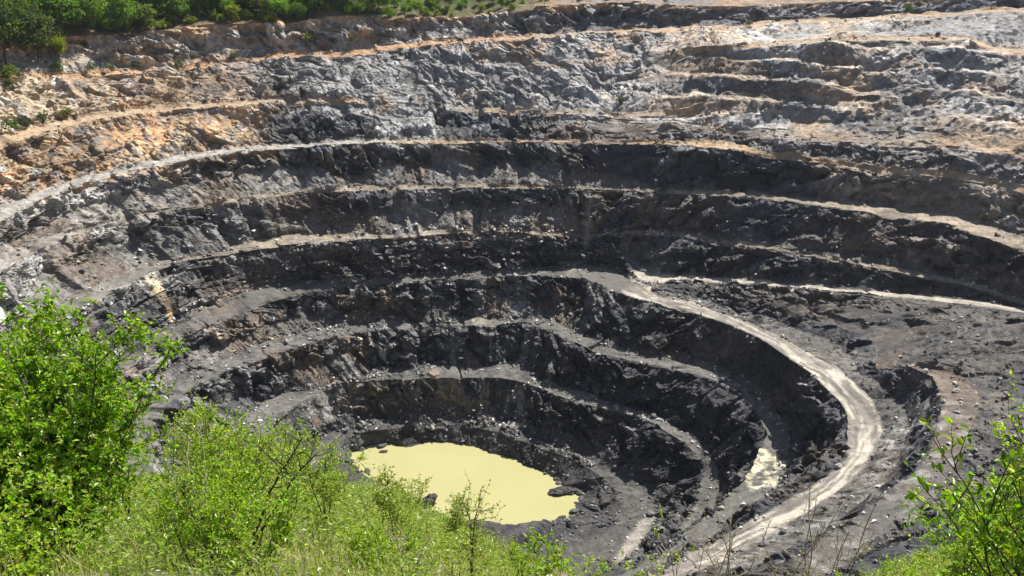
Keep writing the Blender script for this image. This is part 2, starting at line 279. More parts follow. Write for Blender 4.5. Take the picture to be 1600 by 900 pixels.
# every face is a steep broken cliff standing on an apron of talus; where there is no talus the ledge below is wider
FACES = [('B0t', 'B1c', 'B0c'), ('B1t', 'B2c', 'B1c'), ('B2t', 'B3c', 'B2c'), ('B4t', 'B5c', 'B4c'), ('B5t', 'B6c', 'B5c'), ('B6bt', 'B7c', 'B6bc'), ('B8t', 'B9c', 'B8c'), ('B3bt', 'B4c', 'B3bc')]
HT = {}
for n_, (kt, kc, kl) in enumerate(FACES):
    a_ = np.stack([phw * .085, phw * 0 + n_ * 5.7 + .5, phw * 0], 1)
    ht = np.clip(.24 + .55 * vnoise(a_, 5) + .18 * vnoise(a_ * [3.1, 1, 1], 6), 0, .62)
    ht *= mix(.35, 1, sstep(50, 68, phw)) * mix(1, 1.0, sstep(150, 165, phw))
    if kt == 'B4t': ht = np.maximum(ht, .50 * gauss_box(66, 99, 4) + .42 * gauss_box(107, 122, 3)); ht = np.where((phw < 58), ht * .4, ht)
    if kt == 'B5t': ht = np.maximum(ht * .8, .40 * gauss_box(98, 118, 5) + .45 * gauss_box(128, 170, 6))
    if kt == 'B2t': ht = np.maximum(ht * .6, .35 * gauss_box(135, 190, 8))
    if kt == 'B0t': ht = np.minimum(ht, .3)
    HT[kt] = ht
    rt, zt, w = RZ[kt]; rc, zc, _ = RZ[kc]; rl = RZ[kl][0]
    dz = zc - zt; new = rc - (1 - ht) * dz / 2.3 - ht * dz / .76
    new = np.maximum(new, rl + 1.3); keep = (1 - sstep(52, 72, phw)) if kt != 'B3bt' else np.ones(NPH)
    if kt in ('B8t', 'B6bt'): keep = np.maximum(keep, .5)
    RZ[kt] = (mix(new, rt, keep), zt, w)
# no edge is drawn with a ruler
for n_, k in enumerate(ORDER):
    if k in ('bed', 'H1', 'H2', 'H3'): continue
    r, z, w = RZ[k]; a_ = np.stack([phw * np.pi / 180 * r / 5.0, phw * 0 + n_ * 9.1, phw * 0], 1)
    RZ[k] = (r + (.75 if k in ('B3c', 'B3t') else 1.5 if k == 'shore' else .55) * fbm(a_, 4, 15, .6), z, w)
# keep radii ordered
for q in range(1, len(ORDER)):
    r, z, w = RZ[ORDER[q]]; RZ[ORDER[q]] = (np.maximum(r, RZ[ORDER[q - 1]][0] + 0.35), z, w)

FLAT = {'B0c', 'B1c', 'B2c', 'B3c', 'RBc', 'B3bc', 'B4c', 'B5c', 'B6c', 'B6bc', 'B7c', 'B75c', 'B8c'}   # segment that starts at this crest is a ledge
STEP = 0.46
Rg, Zg, SEG, SEGT, flatw, TALF = [], [], [], [], [], []
vis = (phi > -60) & (phi < 185)
seg_rows = []
for q in range(len(ORDER) - 1):
    k0, k1 = ORDER[q], ORDER[q + 1]
    r0, z0, w0 = RZ[k0]; r1, z1, w1 = RZ[k1]
    L = np.percentile(np.hypot(r1 - r0, z1 - z0)[vis], 96 if k0 in ('RBt',) else 70)
    if k0 == 'RBt': L *= .8
    n = max(2, int(round(L / STEP)))
    if k0 == 'bed': n = 6
    if k0 in ('H1',): n = 30
    if k0 in ('H2',): n = 24
    if k0 in ('B9c',): n = 24
    start = len(Rg)
    t = np.arange(n) / n
    isflat = k0 in FLAT
    ht = HT.get(k0, np.full(NPH, .25))
    for a in t:
        fr = a
        if not isflat and k0 not in ('bed', 'shore', 'B9c', 'H1', 'H2', 'RBt', 'B7t', 'B75t', 'B6t'):
            fr = np.where(a < ht, a / .76, ht / .76 + (a - ht) / 2.3) / (ht / .76 + (1 - ht) / 2.3)
        Rg.append(mix(r0, r1, fr)); Zg.append(mix(z0, z1, a)); SEG.append(q); SEGT.append(np.full(NPH, a))
        TALF.append(np.where(isflat, 0, sstep(-.07, .07, ht * (1 + .0) - a + .04)) * (k0 not in ('bed', 'shore', 'B9c', 'H1', 'H2')) * np.ones(NPH)); flatw.append(((w0 if k0 in PARTIAL else np.ones(NPH)) * (1 - BURIED.get(k0, np.zeros(NPH)))) if isflat else np.zeros(NPH))
    seg_rows.append((start, start + n))
r1, z1, _ = RZ['H3']; Rg.append(r1); Zg.append(z1); SEG.append(len(ORDER) - 2); SEGT.append(np.ones(NPH)); flatw.append(np.zeros(NPH)); TALF.append(np.zeros(NPH))
Rg = np.array(Rg); Zg = np.array(Zg); SEG = np.array(SEG); SEGT = np.array(SEGT); flatw = np.array(flatw)
NR = len(Rg)
cph, sph = np.cos(np.radians(phi)), np.sin(np.radians(phi))
G = np.stack([PIT[0] + Rg * cph, PIT[1] + Rg * sph, Zg], -1)                           # (rows, angles, 3)

# base normals (pointing into the air), smoothed
dU = np.gradient(G, axis=0); dV = np.roll(G, -1, 1) - np.roll(G, 1, 1)
Nn = np.cross(dV, dU); Nn /= np.linalg.norm(Nn, axis=-1, keepdims=True) + 1e-9
Nn *= np.where(Nn[..., 2:] < 0, -1, 1)
def blur0(a, k):
    c = np.cumsum(np.concatenate([np.repeat(a[:1], k + 1, 0), a, np.repeat(a[-1:], k, 0)], 0), 0)
    return (c[2 * k + 1:] - c[:-2 * k - 1]) / (2 * k + 1)
Nn = blur0(Nn, 4); Nn /= np.linalg.norm(Nn, axis=-1, keepdims=True)
flat_soft = blur0(flatw, 1)

P0 = G.reshape(-1, 3).copy(); Nf = Nn.reshape(-1, 3)
ff = flat_soft.ravel(); segf = np.repeat(SEG, NPH); tf = SEGT.ravel(); phf = np.tile(phw, NR)
segname = np.array(ORDER[:-1])[segf]
hill = np.isin(segname, ['B9c', 'H1', 'H2'])
bed = np.isin(segname, ['bed']); floor = np.isin(segname, ['shore', 'B0c', 'B0t'])
road = np.isin(segname, ['B3c', 'B3bc', 'RBc']) * ff
road *= np.where(segname == 'B3c', (phf < 62) * 1.0, 1.0)

# talus aprons: smooth debris in the lower part of a face, where a slow noise along the wall says so
talus = np.array(TALF).ravel() * (ff < .5) * (~hill)
talus *= np.where(np.isin(segname, ['RBt', 'B7t', 'B75t', 'B6t']), .35, 1)
rough = (1 - 0.75 * talus) * (1 - 0.9 * ff) * np.where(hill, 0.15, 1) * np.where(bed, 0.1, 1) * np.where(segname == 'shore', 0.35, 1)
vein = np.exp(-((phf - (167.6 - 0.30 * (P0[:, 2] - 48))) / (0.75 + .06 * (P0[:, 2] - 42))) ** 4) * sstep(40.8, 42, P0[:, 2]) * (1 - sstep(53, 55, P0[:, 2])) * (ff < .5)
rough *= 1 - .85 * vein
loop = sstep(35.5, 37.5, phf) * (1 - sstep(44, 47, phf)) * (P0[:, 2] < 43.7) * (P0[:, 2] > 41.2) * np.isin(segname, ['B3t', 'RBc', 'RBt', 'B3bc'])   # the hairpin
rough *= 1 - .9 * loop
rough = blur0(rough.reshape(NR, NPH), 2).ravel()
upper = sstep(86, 96, P0[:, 2]) 
wp = P0 + 1.6 * np.stack([vnoise(P0 / 5.0, 91), vnoise(P0 / 5.0, 92), vnoise(P0 / 5.0, 93)], 1)
# bedding frame: beds dip down to the right and a little towards the viewer
bn = np.array([0.42, -0.22, 0.88]); bn /= np.linalg.norm(bn)
b1 = np.cross(bn, [0, 1, 0]); b1 /= np.linalg.norm(b1); b2 = np.cross(bn, b1)
bed_p = np.stack([wp @ b1, wp @ b2, wp @ bn], 1)
bxf = 0.42 * np.minimum(wp[:, 0], 35) - 0.26 * np.maximum(wp[:, 0] - 35, 0)             # the beds arch over to the right
bz = 0.88 * wp[:, 2] - 0.22 * (wp[:, 1] - 219) + bxf + 1.5 * fbm(P0 / 15.0, 3, 3)
bed_p[:, 2] = bz
big = fbm(P0 / 17.0, 3, 1)
mid = fbm(wp / np.array([6.5, 6.5, 8.0]), 3, 21, ridged=True)
f1, f2, cid, coff, cidx = worley(bed_p / np.array([5.8, 5.8, 2.9]), 31)
g1, g2, gid, goff, gidx = worley(bed_p / np.array([1.9, 1.9, 0.95]) + 3.1, 41)
gull = fbm(np.stack([phf * np.pi / 180 * 100 / 6.0, segf * 3.1 + P0[:, 2] / 28.0, Rg.ravel() * 0], 1), 3, 51, ridged=True)
fine = fbm(wp / 1.5, 3, 61)
def own_tilt(off, idx):                                                              # each block of rock has its own tilted face
    h = [_u(idx * np.uint32(k) + np.uint32(q)) * 2 - 1 for q, k in ((3, 2654435761), (5, 2246822519), (7, 3266489917))]
    return off[:, 0] * h[0] + off[:, 1] * h[1] + off[:, 2] * h[2]
tilt = own_tilt(coff, cidx); gtilt = own_tilt(goff, gidx)
def layers(th, seed, sharp=0.16):
    u = bz / th; L = np.floor(u); t = u - L
    k = np.stack([bed_p[:, 0] / 14, bed_p[:, 1] / 14, L * 13.7], 1)
    k2 = k.copy(); k2[:, 2] += 13.7
    k[:, 2] = np.floor(k[:, 2]); k2[:, 2] = np.floor(k2[:, 2])
    return mix(vnoise(k, seed), vnoise(k2, seed), sstep(1 - sharp, 1, t))
lay = 0.65 * layers(3.1, 7) + 0.45 * layers(1.45, 8, 0.3)
crag = sstep(-0.35, 0.35, fbm(P0 / 20.0 + 7, 3, 55) + 0.15)                                # where the face is craggy, where it is worn and dusty
crag = 0.16 + 0.78 * crag
dustslope = sstep(60, 70, phf) * (1 - sstep(118, 128, phf)) * sstep(84, 90, P0[:, 2]) * (1 - sstep(106, 111, P0[:, 2]))
crag *= 1 - 0.55 * dustslope
crag = np.where((phf < 8) & np.isin(segname, ['RBt', 'B3bt', 'B3bc', 'B3t']), .36, crag)
crag *= np.where((phf < 62) & (P0[:, 2] > 82) & (segname != 'B8t'), .38, 1)
rough *= crag
disp = rough * (0.6 * mid + 1.15 * cid + 2.1 * tilt - 0.4 * np.exp(-((f2 - f1) / 0.10) ** 2) + 0.30 * gid + 0.62 * gtilt - 0.10 * np.exp(-((g2 - g1) / 0.16) ** 2) + 0.10 * fine)
disp += blur0((1 - ff).reshape(NR, NPH), 2).ravel() * np.where(hill | bed | floor, 0.2, 1) * (1.3 * big + (1 - .7 * talus) * ((0.95 + .75 * upper) * lay * (0.5 + 0.5 * crag)) + 1.0 * gull * (1 - 0.6 * upper) * (0.3 + .7 * crag))
disp += (1 - np.clip(rough, 0, 1)) * (0.30 * fbm(P0 / 6.0, 3, 71) + 0.07 * fine + talus * 0.07 * gid) * np.where(road > 0.4, 0.35, 1) * np.where(floor, 1.3, 1)
crest_calm = 1 - .45 * sstep(.82, 1, tf) * (ff < .5)
disp *= np.where(hill | bed, 1, crest_calm)
disp *= np.where((segname == 'RBt') & (phf > -2), 1 - 0.85 * sstep(.45, .95, tf), 1)
# debris heaped at the back of each ledge, lips crumbled at the front
heap = sstep(0.05, 0.5, fbm(P0 / 7.0 + 31, 3, 57) + 0.12)
disp += ff * np.where(np.isin(segname, ['B3c', 'B3bc']) & (phf < 58), 0.15, 1) * np.where(phf < 30, .3, 1) * np.where((segname == 'B6c') & (phf > 95), .3, 1) * (sstep(0.35, 1.0, tf) * (0.12 + 1.0 * heap) + sstep(0.6, 1, 1 - tf) * 0.3 * (heap - .5) + 0.18 * np.maximum(gid, 0) * heap)
disp += hill * 2.0 * fbm(P0 / 22.0, 3, 77)
terr_u = P0[:, 2] / 6.3 + .35 * fbm(P0 / 24.0 + 3, 3, 83) + .0025 * P0[:, 0]; terr_f = terr_u - np.floor(terr_u)
terr_m = (phf < 64) * sstep(83, 87, P0[:, 2]) * (1 - sstep(112, 117, P0[:, 2])) * (1 - ff) * sstep(-.15, .2, fbm(P0 / 26.0 + 13, 2, 84) + .12)
disp += terr_m * (1.5 * (np.where(terr_f < .72, terr_f / .72, (1 - terr_f) / .28)) - .75)
slump = sstep(86, 92, P0[:, 2]) * (1 - sstep(110, 116, P0[:, 2])) * (1 - ff)
disp += slump * mix(.55, 1.4, sstep(58, 74, phf)) * (fbm(wp / np.array([13, 13, 6.0]), 4, 81, ridged=True) - 0.2)
disp = disp * (1 - .5 * vein) * (1 - .85 * loop) + .7 * vein
V = P0 + Nf * disp[:, None]
far_shore = np.isin(segname, ['shore'])
# ------------------------------------------------------------------ rock and soil colours (albedo), by where in the pit the stuff lies
C = lambda r, g, b: np.array([r, g, b], np.float32)
SHALE, GREY, DUST = C(.042, .045, .052), C(.135, .136, .14), C(.285, .283, .277)
TAN, ORANGE, CREAM, BROWN = C(.40, .27, .16), C(.42, .24, .12), C(.56, .46, .33), C(.095, .072, .055)
zf = P0[:, 2] + 2.2 * fbm(P0 / 9.0, 3, 101)
pf = phf + 4.0 * fbm(P0 / 11.0 + 5, 3, 111)
pat = fbm(wp / 5.0, 4, 121); pat2 = fbm(wp / np.array([9, 9, 4.0]) + 9, 4, 131); pat3 = fbm(wp / 2.2 + 4, 3, 141); pat4 = fbm(wp / np.array([17, 17, 3.2]) + 2, 4, 145)
streak = fbm(np.stack([phf * 0.9, segf * 5.0 + zf / 16, zf * 0], 1), 4, 151)
col = np.tile(SHALE, (len(P0), 1))
def paint(c, m): 
    global col
    col = col + (c - col) * np.clip(m, 0, 1)[:, None]
def zone(p0, p1, z0, z1, fp=4.0, fz=2.0):
    return sstep(p0 - fp, p0 + fp, pf) * (1 - sstep(p1 - fp, p1 + fp, pf)) * sstep(z0 - fz, z0 + fz, zf) * (1 - sstep(z1 - fz, z1 + fz, zf))
paint(C(.024, .026, .031), 1 - sstep(40, 52, zf))                                           # the shale is darker from the haul road down
# the deep shale is not even: paler slabs on the left, brown weathering here and there
paint(C(.10, .098, .095), zone(118, 215, -5, 62) * sstep(-.25, .45, pat) * 0.85)
paint(C(.062, .062, .064), sstep(.05, .5, pat2) * 0.6 * (zf < 75))
paint(C(.17, .168, .165), sstep(.22, .5, pat3) * 0.55 * zone(95, 215, -5, 66))
paint(C(.050, .043, .037), sstep(.2, .6, fbm(P0 / 14.0, 3, 161)) * 0.6 * (zf < 78))
paint(C(.075, .077, .080), zone(62, 215, 20, 80) * sstep(-.3, .35, pat2) * .75)
# middle and upper levels
paint(C(.20, .185, .17), sstep(76, 85, zf) * 0.75)
paint(C(.19, .185, .178), zone(140, 215, 64, 80) * (0.55 + 0.6 * pat))
paint(C(.27, .205, .14), zone(136, 170, 66, 80) * sstep(-.25, .25, pat2) * .85)
paint(C(.34, .33, .305), zone(161, 215, 54, 80, 4, 3) * (0.9 + 0.4 * streak))
paint(C(.40, .27, .155), zone(130, 225, 78, 112) * (0.78 + 0.5 * pat2))
paint(ORANGE * 1.05, zone(140, 225, 77, 95) * sstep(-.15, .3, pat) * 0.85)
paint(C(.43, .265, .135), zone(106, 165, 92, 110) * sstep(-.05, .3, pat2 + .3 * pat3) * .8)
paint(CREAM, zone(151, 200, 95, 105, 4, 2) * (0.8 + 0.5 * pat))
paint(GREY, zone(118, 152, 93, 106) * sstep(-.2, .3, pat2) * 0.75)
paint(GREY * 1.3, zone(112, 215, 79, 93) * sstep(.0, .4, pat3 + 0.4 * pat2) * 0.7)
# the grey dust slope in the middle and its spill over the bench below
paint(DUST, zone(64, 124, 85, 111, 6, 2) * (0.72 + 0.55 * pat2 + 0.3 * pat3))
paint(DUST * 0.95, zone(98, 113, 77, 88, 2.5, 2) * (0.9 + 0.4 * streak))
paint(SHALE * 1.4, zone(76, 97, 78, 86, 3, 1) * 0.9)
paint(C(.12, .085, .06), zone(52, 80, 78, 86, 4, 1) * sstep(-.15, .4, pat) * 0.9)
paint(SHALE * 1.2, zone(113, 134, 78, 87, 3, 1.2) * 0.85)
paint(TAN * .9, zone(66, 118, 86, 111) * sstep(.28, .5, pat2) * 0.6)
# slumped slope on the right: dust, grey rock and orange soil in patches
paint(C(.27, .25, .23), zone(0, 66, 84, 124) * 0.85)
paint(DUST * 1.15, zone(14, 64, 84, 116) * sstep(-.05, .25, pat) * 0.85)
paint(C(.33, .24, .16), zone(0, 60, 84, 126) * sstep(-.12, .18, pat4) * 0.85)
paint(C(.14, .14, .145), zone(4, 62, 86, 120) * sstep(.12, .32, fbm(wp / np.array([14, 14, 4.0]) + 21, 4, 147)) * .8)
paint(C(.34, .235, .15), zone(60, 100, 100, 112, 4, 2) * sstep(-.05, .3, pat2 + .3 * pat3) * .7)
paint(C(.095, .098, .105), zone(40, 56, 91, 101) * 0.75)
paint(DUST * 1.35, zone(40, 53, 104, 112, 2, 1.2) * sstep(-.3, .1, pat3) * .8)
paint(C(.13, .135, .145), zone(0, 38, 112, 121, 3, 1.5) * 0.8)
paint(C(.15, .145, .14), zone(0, 38, 84, 93, 4, 2) * sstep(-.3, .3, pat) * 0.6)
paint(C(.22, .178, .135), zone(-5, 27, 68, 79) * (0.8 + .5 * pat2))
paint(C(.26, .25, .235), zone(-5, 24, 68, 79) * sstep(.1, .4, pat3) * .6)
paint(C(.095, .076, .062), zone(-5, 26, 54, 67) * (0.6 + .7 * pat2))
paint(C(.185, .140, .102), zone(62, 101, 52, 60.5, 4, 1.5) * (.85 + .5 * streak))
paint(C(.105, .10, .092), zone(106, 150, 52, 60, 4, 1.5) * .8)
paint(C(.24, .235, .225), zone(83, 92, 30, 41, 2, 1.5) * (.8 + .5 * pat3))
paint(C(.26, .26, .26), zone(103, 112, 58, 70, 1.5, 1.5) * sstep(-.1, .3, pat3) * .8)
paint(C(.23, .225, .22), zone(136, 141, 58, 66, 1.0, 1.5) * sstep(-.1, .2, pat3) * .8)
# face above the rim bench
top = np.isin(segname, ['B8t'])
paint(C(.17, .165, .16), top * (phf > 20) * 0.9)
paint(C(.37, .33, .285), top * sstep(-.3, .2, pat) * (phf > 85) * 0.85)  # pale rock on the left, colour raised further to stand in for sunlight
paint(C(.38, .255, .15), top * (phf > 108) * sstep(-.1, .3, pat4) * .8)
paint(C(.40, .25, .135), top * sstep(.72, .95, tf + .25 * pat2) * 0.9)
paint(C(.29, .20, .125), top * (phf > 100) * sstep(.1, .4, pat2) * 0.6)
paint(C(.09, .092, .10), top * (phf < 80) * (1 - sstep(.65, .85, tf + .2 * pat2)) * .85)
paint(mix(C(.37, .262, .17), C(.38, .33, .26), np.clip(.5 + pat, 0, 1)[:, None]), terr_m * sstep(.62, .72, terr_f) * sstep(-.25, .1, pat4 + .3 * pat3) * .85)
# pale slabs and flecks of broken rock, dust streaks running down
paint(np.clip(col * 2.6, 0, .42), (gid > 0.80) * rough * 0.8)
paint(np.clip(col * 1.9, 0, .38), (cid > 0.65) * rough * 0.45)
paint(col * 0.55, (gid < -0.7) * rough * 0.6)
paint(C(.20, .192, .18), sstep(.28, .55, streak) * (1 - ff) * 0.5 * (zf > 5) * (zf < 80) * sstep(60, 75, phf))
paint(C(.115, .107, .097), talus * 0.7 * (zf < 64) * (zf > 22)); paint(C(.19, .17, .145), talus * 0.6 * (zf > 64) * (zf < 84))
paint(C(.23, .228, .222), (gid > .35) * rough * zone(100, 195, -5, 52) * .6)
paint(C(.20, .15, .11), sstep(.15, .4, pat2) * zone(140, 200, 18, 44) * .6)
blot = fbm(np.stack([phf * .16, segf * 3.7 + zf / 22, zf * 0], 1), 4, 201); blot2 = fbm(np.stack([phf * .13, segf * 4.9 + zf / 18 + 40, zf * 0], 1), 4, 202)
deep = (zf < 80) * (zf > 6) * (1 - ff) * mix(.35, 1, sstep(30, 62, phf))
paint(C(.185, .18, .172), sstep(.14, .34, blot + .25 * pat3) * deep * .75)                    # paler rock where faces have broken fresh
paint(C(.125, .096, .072), sstep(.14, .34, blot2 + .2 * pat3) * deep * .75)                   # brown staining
paint(C(.33, .32, .30), np.exp(-((phf - 62.5 - .12 * (P0[:, 2] - 60) + .8 * pat3) / .7) ** 2) * (zf > 44) * (zf < 67) * .8)   # pale rib down the black face
# the yellow-white vein that runs down the left wall
paint(mix(C(.40, .27, .12), C(.46, .40, .31), np.clip(1.5 * pat[:, None] + .5, 0, 1)), vein * 1.1)
vein2 = np.exp(-((phf - (164.5 + 0.16 * (P0[:, 2] - 36)) + 0.3 * pat3) / 0.5) ** 2) * (P0[:, 2] > 30) * (P0[:, 2] < 41)
paint(C(.33, .27, .20), vein2)
# ledges
cover = .35 + .65 * sstep(-.5, -.05, fbm(P0 / 8.0 + 41, 3, 191))                                      # dark rubble hides parts of every ledge
lv = lambda *k: np.isin(segname, k) * ff * np.where(np.isin(segname, ['B3bc', 'RBc']) | (phf < 58) | ((segname == 'B6c') & (phf > 90)), 1, cover)
paint(mix(C(.36, .25, .155), C(.33, .275, .21), np.clip(pat[:, None] + .4, 0, 1)), lv('B6c', 'B6bc', 'B7c', 'B75c', 'B8c') * 0.95)
paint(ORANGE * .95, lv('B8c') * sstep(75, 100, phf) * .6)
paint(C(.30, .29, .265), lv('B6c') * sstep(95, 125, phf) * .95)
paint(C(.30, .25, .19), lv('B5c', 'B4c') * 0.9 * (0.8 + .4 * pat2))
paint(C(.105, .10, .092), lv('B5c') * sstep(140, 155, phf) * .6)
paint(C(.11, .105, .097), lv('B4c') * sstep(150, 165, phf) * .85)
paint(C(.125, .12, .11), lv('B3c', 'B2c', 'B1c', 'B0c') * 0.9)
paint(C(.26, .24, .19), lv('B2c') * zone(80, 104, 20, 36) * sstep(.0, .35, pat) * .8)
paint(C(.30, .27, .22), lv('B3c') * zone(58, 78, 36, 48) * sstep(-.2, .3, pat2) * .8)
rd = np.isin(segname, ['B3c']) * ff * (1 - sstep(38, 44, phf + 2 * pat3)); rdb = lv('B3bc') * (phf < 56)
acr = tf + .10 * fbm(P0 / 7.0, 3, 171) + .035 * fbm(P0 / 1.6, 2, 172)                     # uneven across the carriageway
lane = (1 - sstep(.40, .52, np.abs(acr - .5)))
rut = np.clip(.5 + 1.1 * fbm(np.stack([(acr + .12 * fbm(P0 / 13.0 + 3, 2, 173)) * 7.5, phf * .22, phf * 0], 1), 3, 174), 0, 1)     # wheel tracks run along the road
paint(mix(C(.16, .15, .135), C(.25, .23, .195), np.clip(.5 + pat3, 0, 1)[:, None]), rd)
paint(mix(C(.14, .13, .115), C(.34, .312, .265), np.clip(.05 + rut * .9 + .45 * pat3 + .15 * pat, 0, 1)[:, None]), rd * lane)
paint(C(.52, .48, .40), rd * lane * sstep(.62, .85, rut) * .6)
paint(mix(C(.25, .23, .195), C(.43, .39, .325), np.clip(.5 + pat3, 0, 1)[:, None]), loop * .9)
paint(mix(C(.25, .23, .195), C(.43, .39, .325), np.clip(.5 + pat3, 0, 1)[:, None]), rdb)
paint(mix(C(.14, .112, .088), C(.17, .134, .104), np.clip(.5 + pat2, 0, 1)[:, None]), lv('RBc') * (1 - sstep(-9, -2, phf + 5 * pat3)) * (.75 + .5 * pat3))
paint(C(.105, .10, .096), lv('RBc') * (1 - sstep(-42, -30, phf + 8 * pat)) * .85)
paint(C(.24, .23, .215), np.isin(segname, ['RBc', 'B3t']) * (phf < -22) * sstep(.12, .3, pat3) * .7)
paint(mix(C(.045, .044, .044), C(.10, .085, .072), np.clip(.35 + 1.4 * pat2, 0, 1)[:, None]), np.isin(segname, ['RBc', 'RBt']) * (1 - ff) * sstep(-64, -56, phf) * .8)
# pit floor and the pale dried spills
fl = np.isin(segname, ['shore', 'B0c', 'B0t']) & (zf < 9)
paint(C(.062, .060, .058), fl * (.7 + .4 * pat))
pud = np.exp(-(((P0[:, 0] - 62.5) / 7.5) ** 2 + ((P0[:, 1] - 189.5) / 8.5) ** 2)) * np.isin(segname, ['B2c'])
hole = fbm(P0 / 2.6 + 17, 3, 181)
paint(C(.50, .47, .34), sstep(.33, .45, pud + .25 * pat3) * (1 - sstep(-.10, .02, hole)))
sp = np.exp(-(((P0[:, 0] - 33 - .55 * (P0[:, 1] - 188)) / 2.6) ** 2 + ((P0[:, 1] - 186) / 11.0) ** 2)) * (phf < 0)
paint(C(.26, .24, .21), sstep(.3, .7, sp + .25 * pat3))
sp2 = np.exp(-(((P0[:, 0] + 2 ) / 7) ** 2 + ((P0[:, 1] - 239 + .5 * (P0[:, 0] + 2)) / 1.2) ** 2)) * (zf < 9)
paint(C(.42, .38, .31), sstep(.35, .7, sp2 + .2 * pat3))
# hillside soil
paint(mix(C(.10, .085, .045), C(.24, .165, .10), np.clip(.3 + pat2, 0, 1)[:, None]), hill * 1.0)
paint(C(.045, .062, .018), hill * (np.isin(segname, ['H1', 'H2'])) * (.8 + pat2))
paint(C(.07, .075, .025), (segname == 'B9c') * sstep(.15, .5, tf + .4 * pat) * .85)
paint(mix(C(.17, .165, .16), C(.30, .21, .135), np.clip(.4 + 1.5 * pat4, 0, 1)[:, None]), hill * (1 - sstep(72, 86, phf)))
layc = 1 + 0.55 * (lay * (1 - ff) * (~hill) * (1 - .7 * talus))
paint(mix(C(.17, .165, .16), C(.30, .21, .135), np.clip(.4 + 1.5 * pat4, 0, 1)[:, None]), hill * (1 - sstep(72, 86, phf)) * 0)
col = np.clip(col * layc[:, None] * (1 + 0.25 * fine[:, None] * (1 - .6 * road[:, None])), 0.012, 0.75)

# ------------------------------------------------------------------ split the sheet into ledges, faces and roads (edges shared, no gaps)
NAMES = {
 'bed': ('pond_bed', 'dark silt bed under the yellow pond'), 'shore': ('pit_floor', 'dark sloping shore round the yellow pond'),
 'B0c': ('bench', 'lowest narrow ledge just above the pond'), 'B0t': ('rock_face', 'black rock face above the pond ledge'),
 'B1c': ('bench', 'second dark bench up from the pond'), 'B1t': ('rock_face', 'black broken face between second and third bench above pond'),
 'B2c': ('bench', 'third bench up from pond with pale dried puddles at its end'), 'B2t': ('rock_face', 'black stony face right below the curving haul road'),
 'B3c': ('haul_road', 'pale dusty haul road curving down round the pit'), 'B3t': ('rock_face', 'dark slope between the haul road and brown terrace'),
 'RBc': ('terrace', 'brown earth terrace beside the curving haul road'), 'RBt': ('slope', 'dark rubble slope between the two arms of the haul road'),
 'B3bc': ('haul_road', 'straight upper arm of pale haul road beyond the hairpin'), 'B3bt': ('rock_face', 'dark face above the straight upper haul road'),
 'B4c': ('bench', 'narrow pale bench just above the haul road hairpin'), 'B4t': ('rock_face', 'tall black face with brown talus above haul road bench'),
 'B5c': ('bench', 'thin pale bench between two tall black faces'), 'B5t': ('rock_face', 'black face below the long grey middle track'),
 'B6c': ('bench_track', 'long grey track bench ringing the middle of the pit'), 'B6t': ('rock_face', 'broken face right above the long grey track'),
 'B6bc': ('bench', 'short ledge above the grey track under the slump'), 'B6bt': ('rock_face', 'patchy brown and black face below orange bench'),
 'B7c': ('bench', 'orange soil bench below the grey dust slope'), 'B7t': ('slope', 'slumped orange and grey rubble slope in the upper pit'),
 'B75c': ('bench', 'high short ledge of orange soil in the slump'), 'B75t': ('slope', 'pale grey dust slope of weathered beds below upper bench'),
 'B8c': ('bench', 'highest orange bench below the wooded rim'), 'B8t': ('rock_face', 'topmost weathered rock face below the wooded rim'),
 'B9c': ('rim', 'brown soil rim at the foot of the trees'), 'H1': ('hillside', 'green scrubby hillside above the pit rim'), 'H2': ('hillside', 'far hillside rising behind the trees')}
Vg = V.reshape(NR, NPH, 3); Cg = col.reshape(NR, NPH, 3)
for q, (a, b) in enumerate(seg_rows):
    b = min(b, NR - 1); n = b - a + 1
    vv = Vg[a:b + 1].reshape(-1, 3); cc = Cg[a:b + 1].reshape(-1, 3)
    I = np.arange(n * NPH).reshape(n, NPH)
    A, B = I[:-1], np.roll(I, -1, 1)[:-1]; Cc, D = np.roll(I, -1, 1)[1:], I[1:]
    faces = np.stack([A.ravel(), D.ravel(), Cc.ravel(), B.ravel()], 1)
    k = ORDER[q]; nm, lab = NAMES[k]
    me = mesh_np(nm, vv, faces, smooth=(k in ('H1', 'H2', 'B9c')), col=cc)
    o = link(nm, me, M_ROAD if k in ('B3c', 'B3bc') else M_BENCH if k in FLAT or k in ('shore', 'H1', 'H2', 'B9c', 'bed') else M_ROCK)
    tag(o, lab, nm.replace('_', ' '), kind='structure')

# ------------------------------------------------------------------ the pond
t = NT('silty_yellow_water')
t.b.inputs['Base Color'].default_value = (0.5, 0.48, 0.25, 1); t.b.inputs['Roughness'].default_value = 0.12; t.b.inputs['Specular IOR Level'].default_value = 0.5
geo = t.n('ShaderNodeNewGeometry'); nz = t.noise(0.06, geo.outputs['Position'], 3, 0.5)
t.l(t.mixc(t.ramp(nz, .3, .7), (0.365, 0.348, 0.168), (0.39, 0.37, 0.185)), t.b.inputs['Base Color'])
t.bump(t.noise(1.2, geo.outputs['Position'], 2, .5), 0.02, 0.3)
sh_r = np.interp(phi[::8], np.concatenate([phw[:-1]]), RZ['shore'][0][:-1]) if False else RZ['shore'][0][::8]
px = np.array([(PIT[0] + (r * 1.12 + 1.0) * c, PIT[1] + (r * 1.12 + 1.0) * s, 0.0) for r, c, s in zip(sh_r, cph[::8], sph[::8])])
pv = np.vstack([[PIT[0], PIT[1], 0.0], px]); n = len(px)
pfaces = np.array([(0, 1 + i, 1 + (i + 1) % n) for i in range(n)])
tag(link('pond', mesh_np('pond', pv, pfaces, True), t.m), 'opaque pale yellow pond at the bottom of the pit', 'pond', kind='structure')

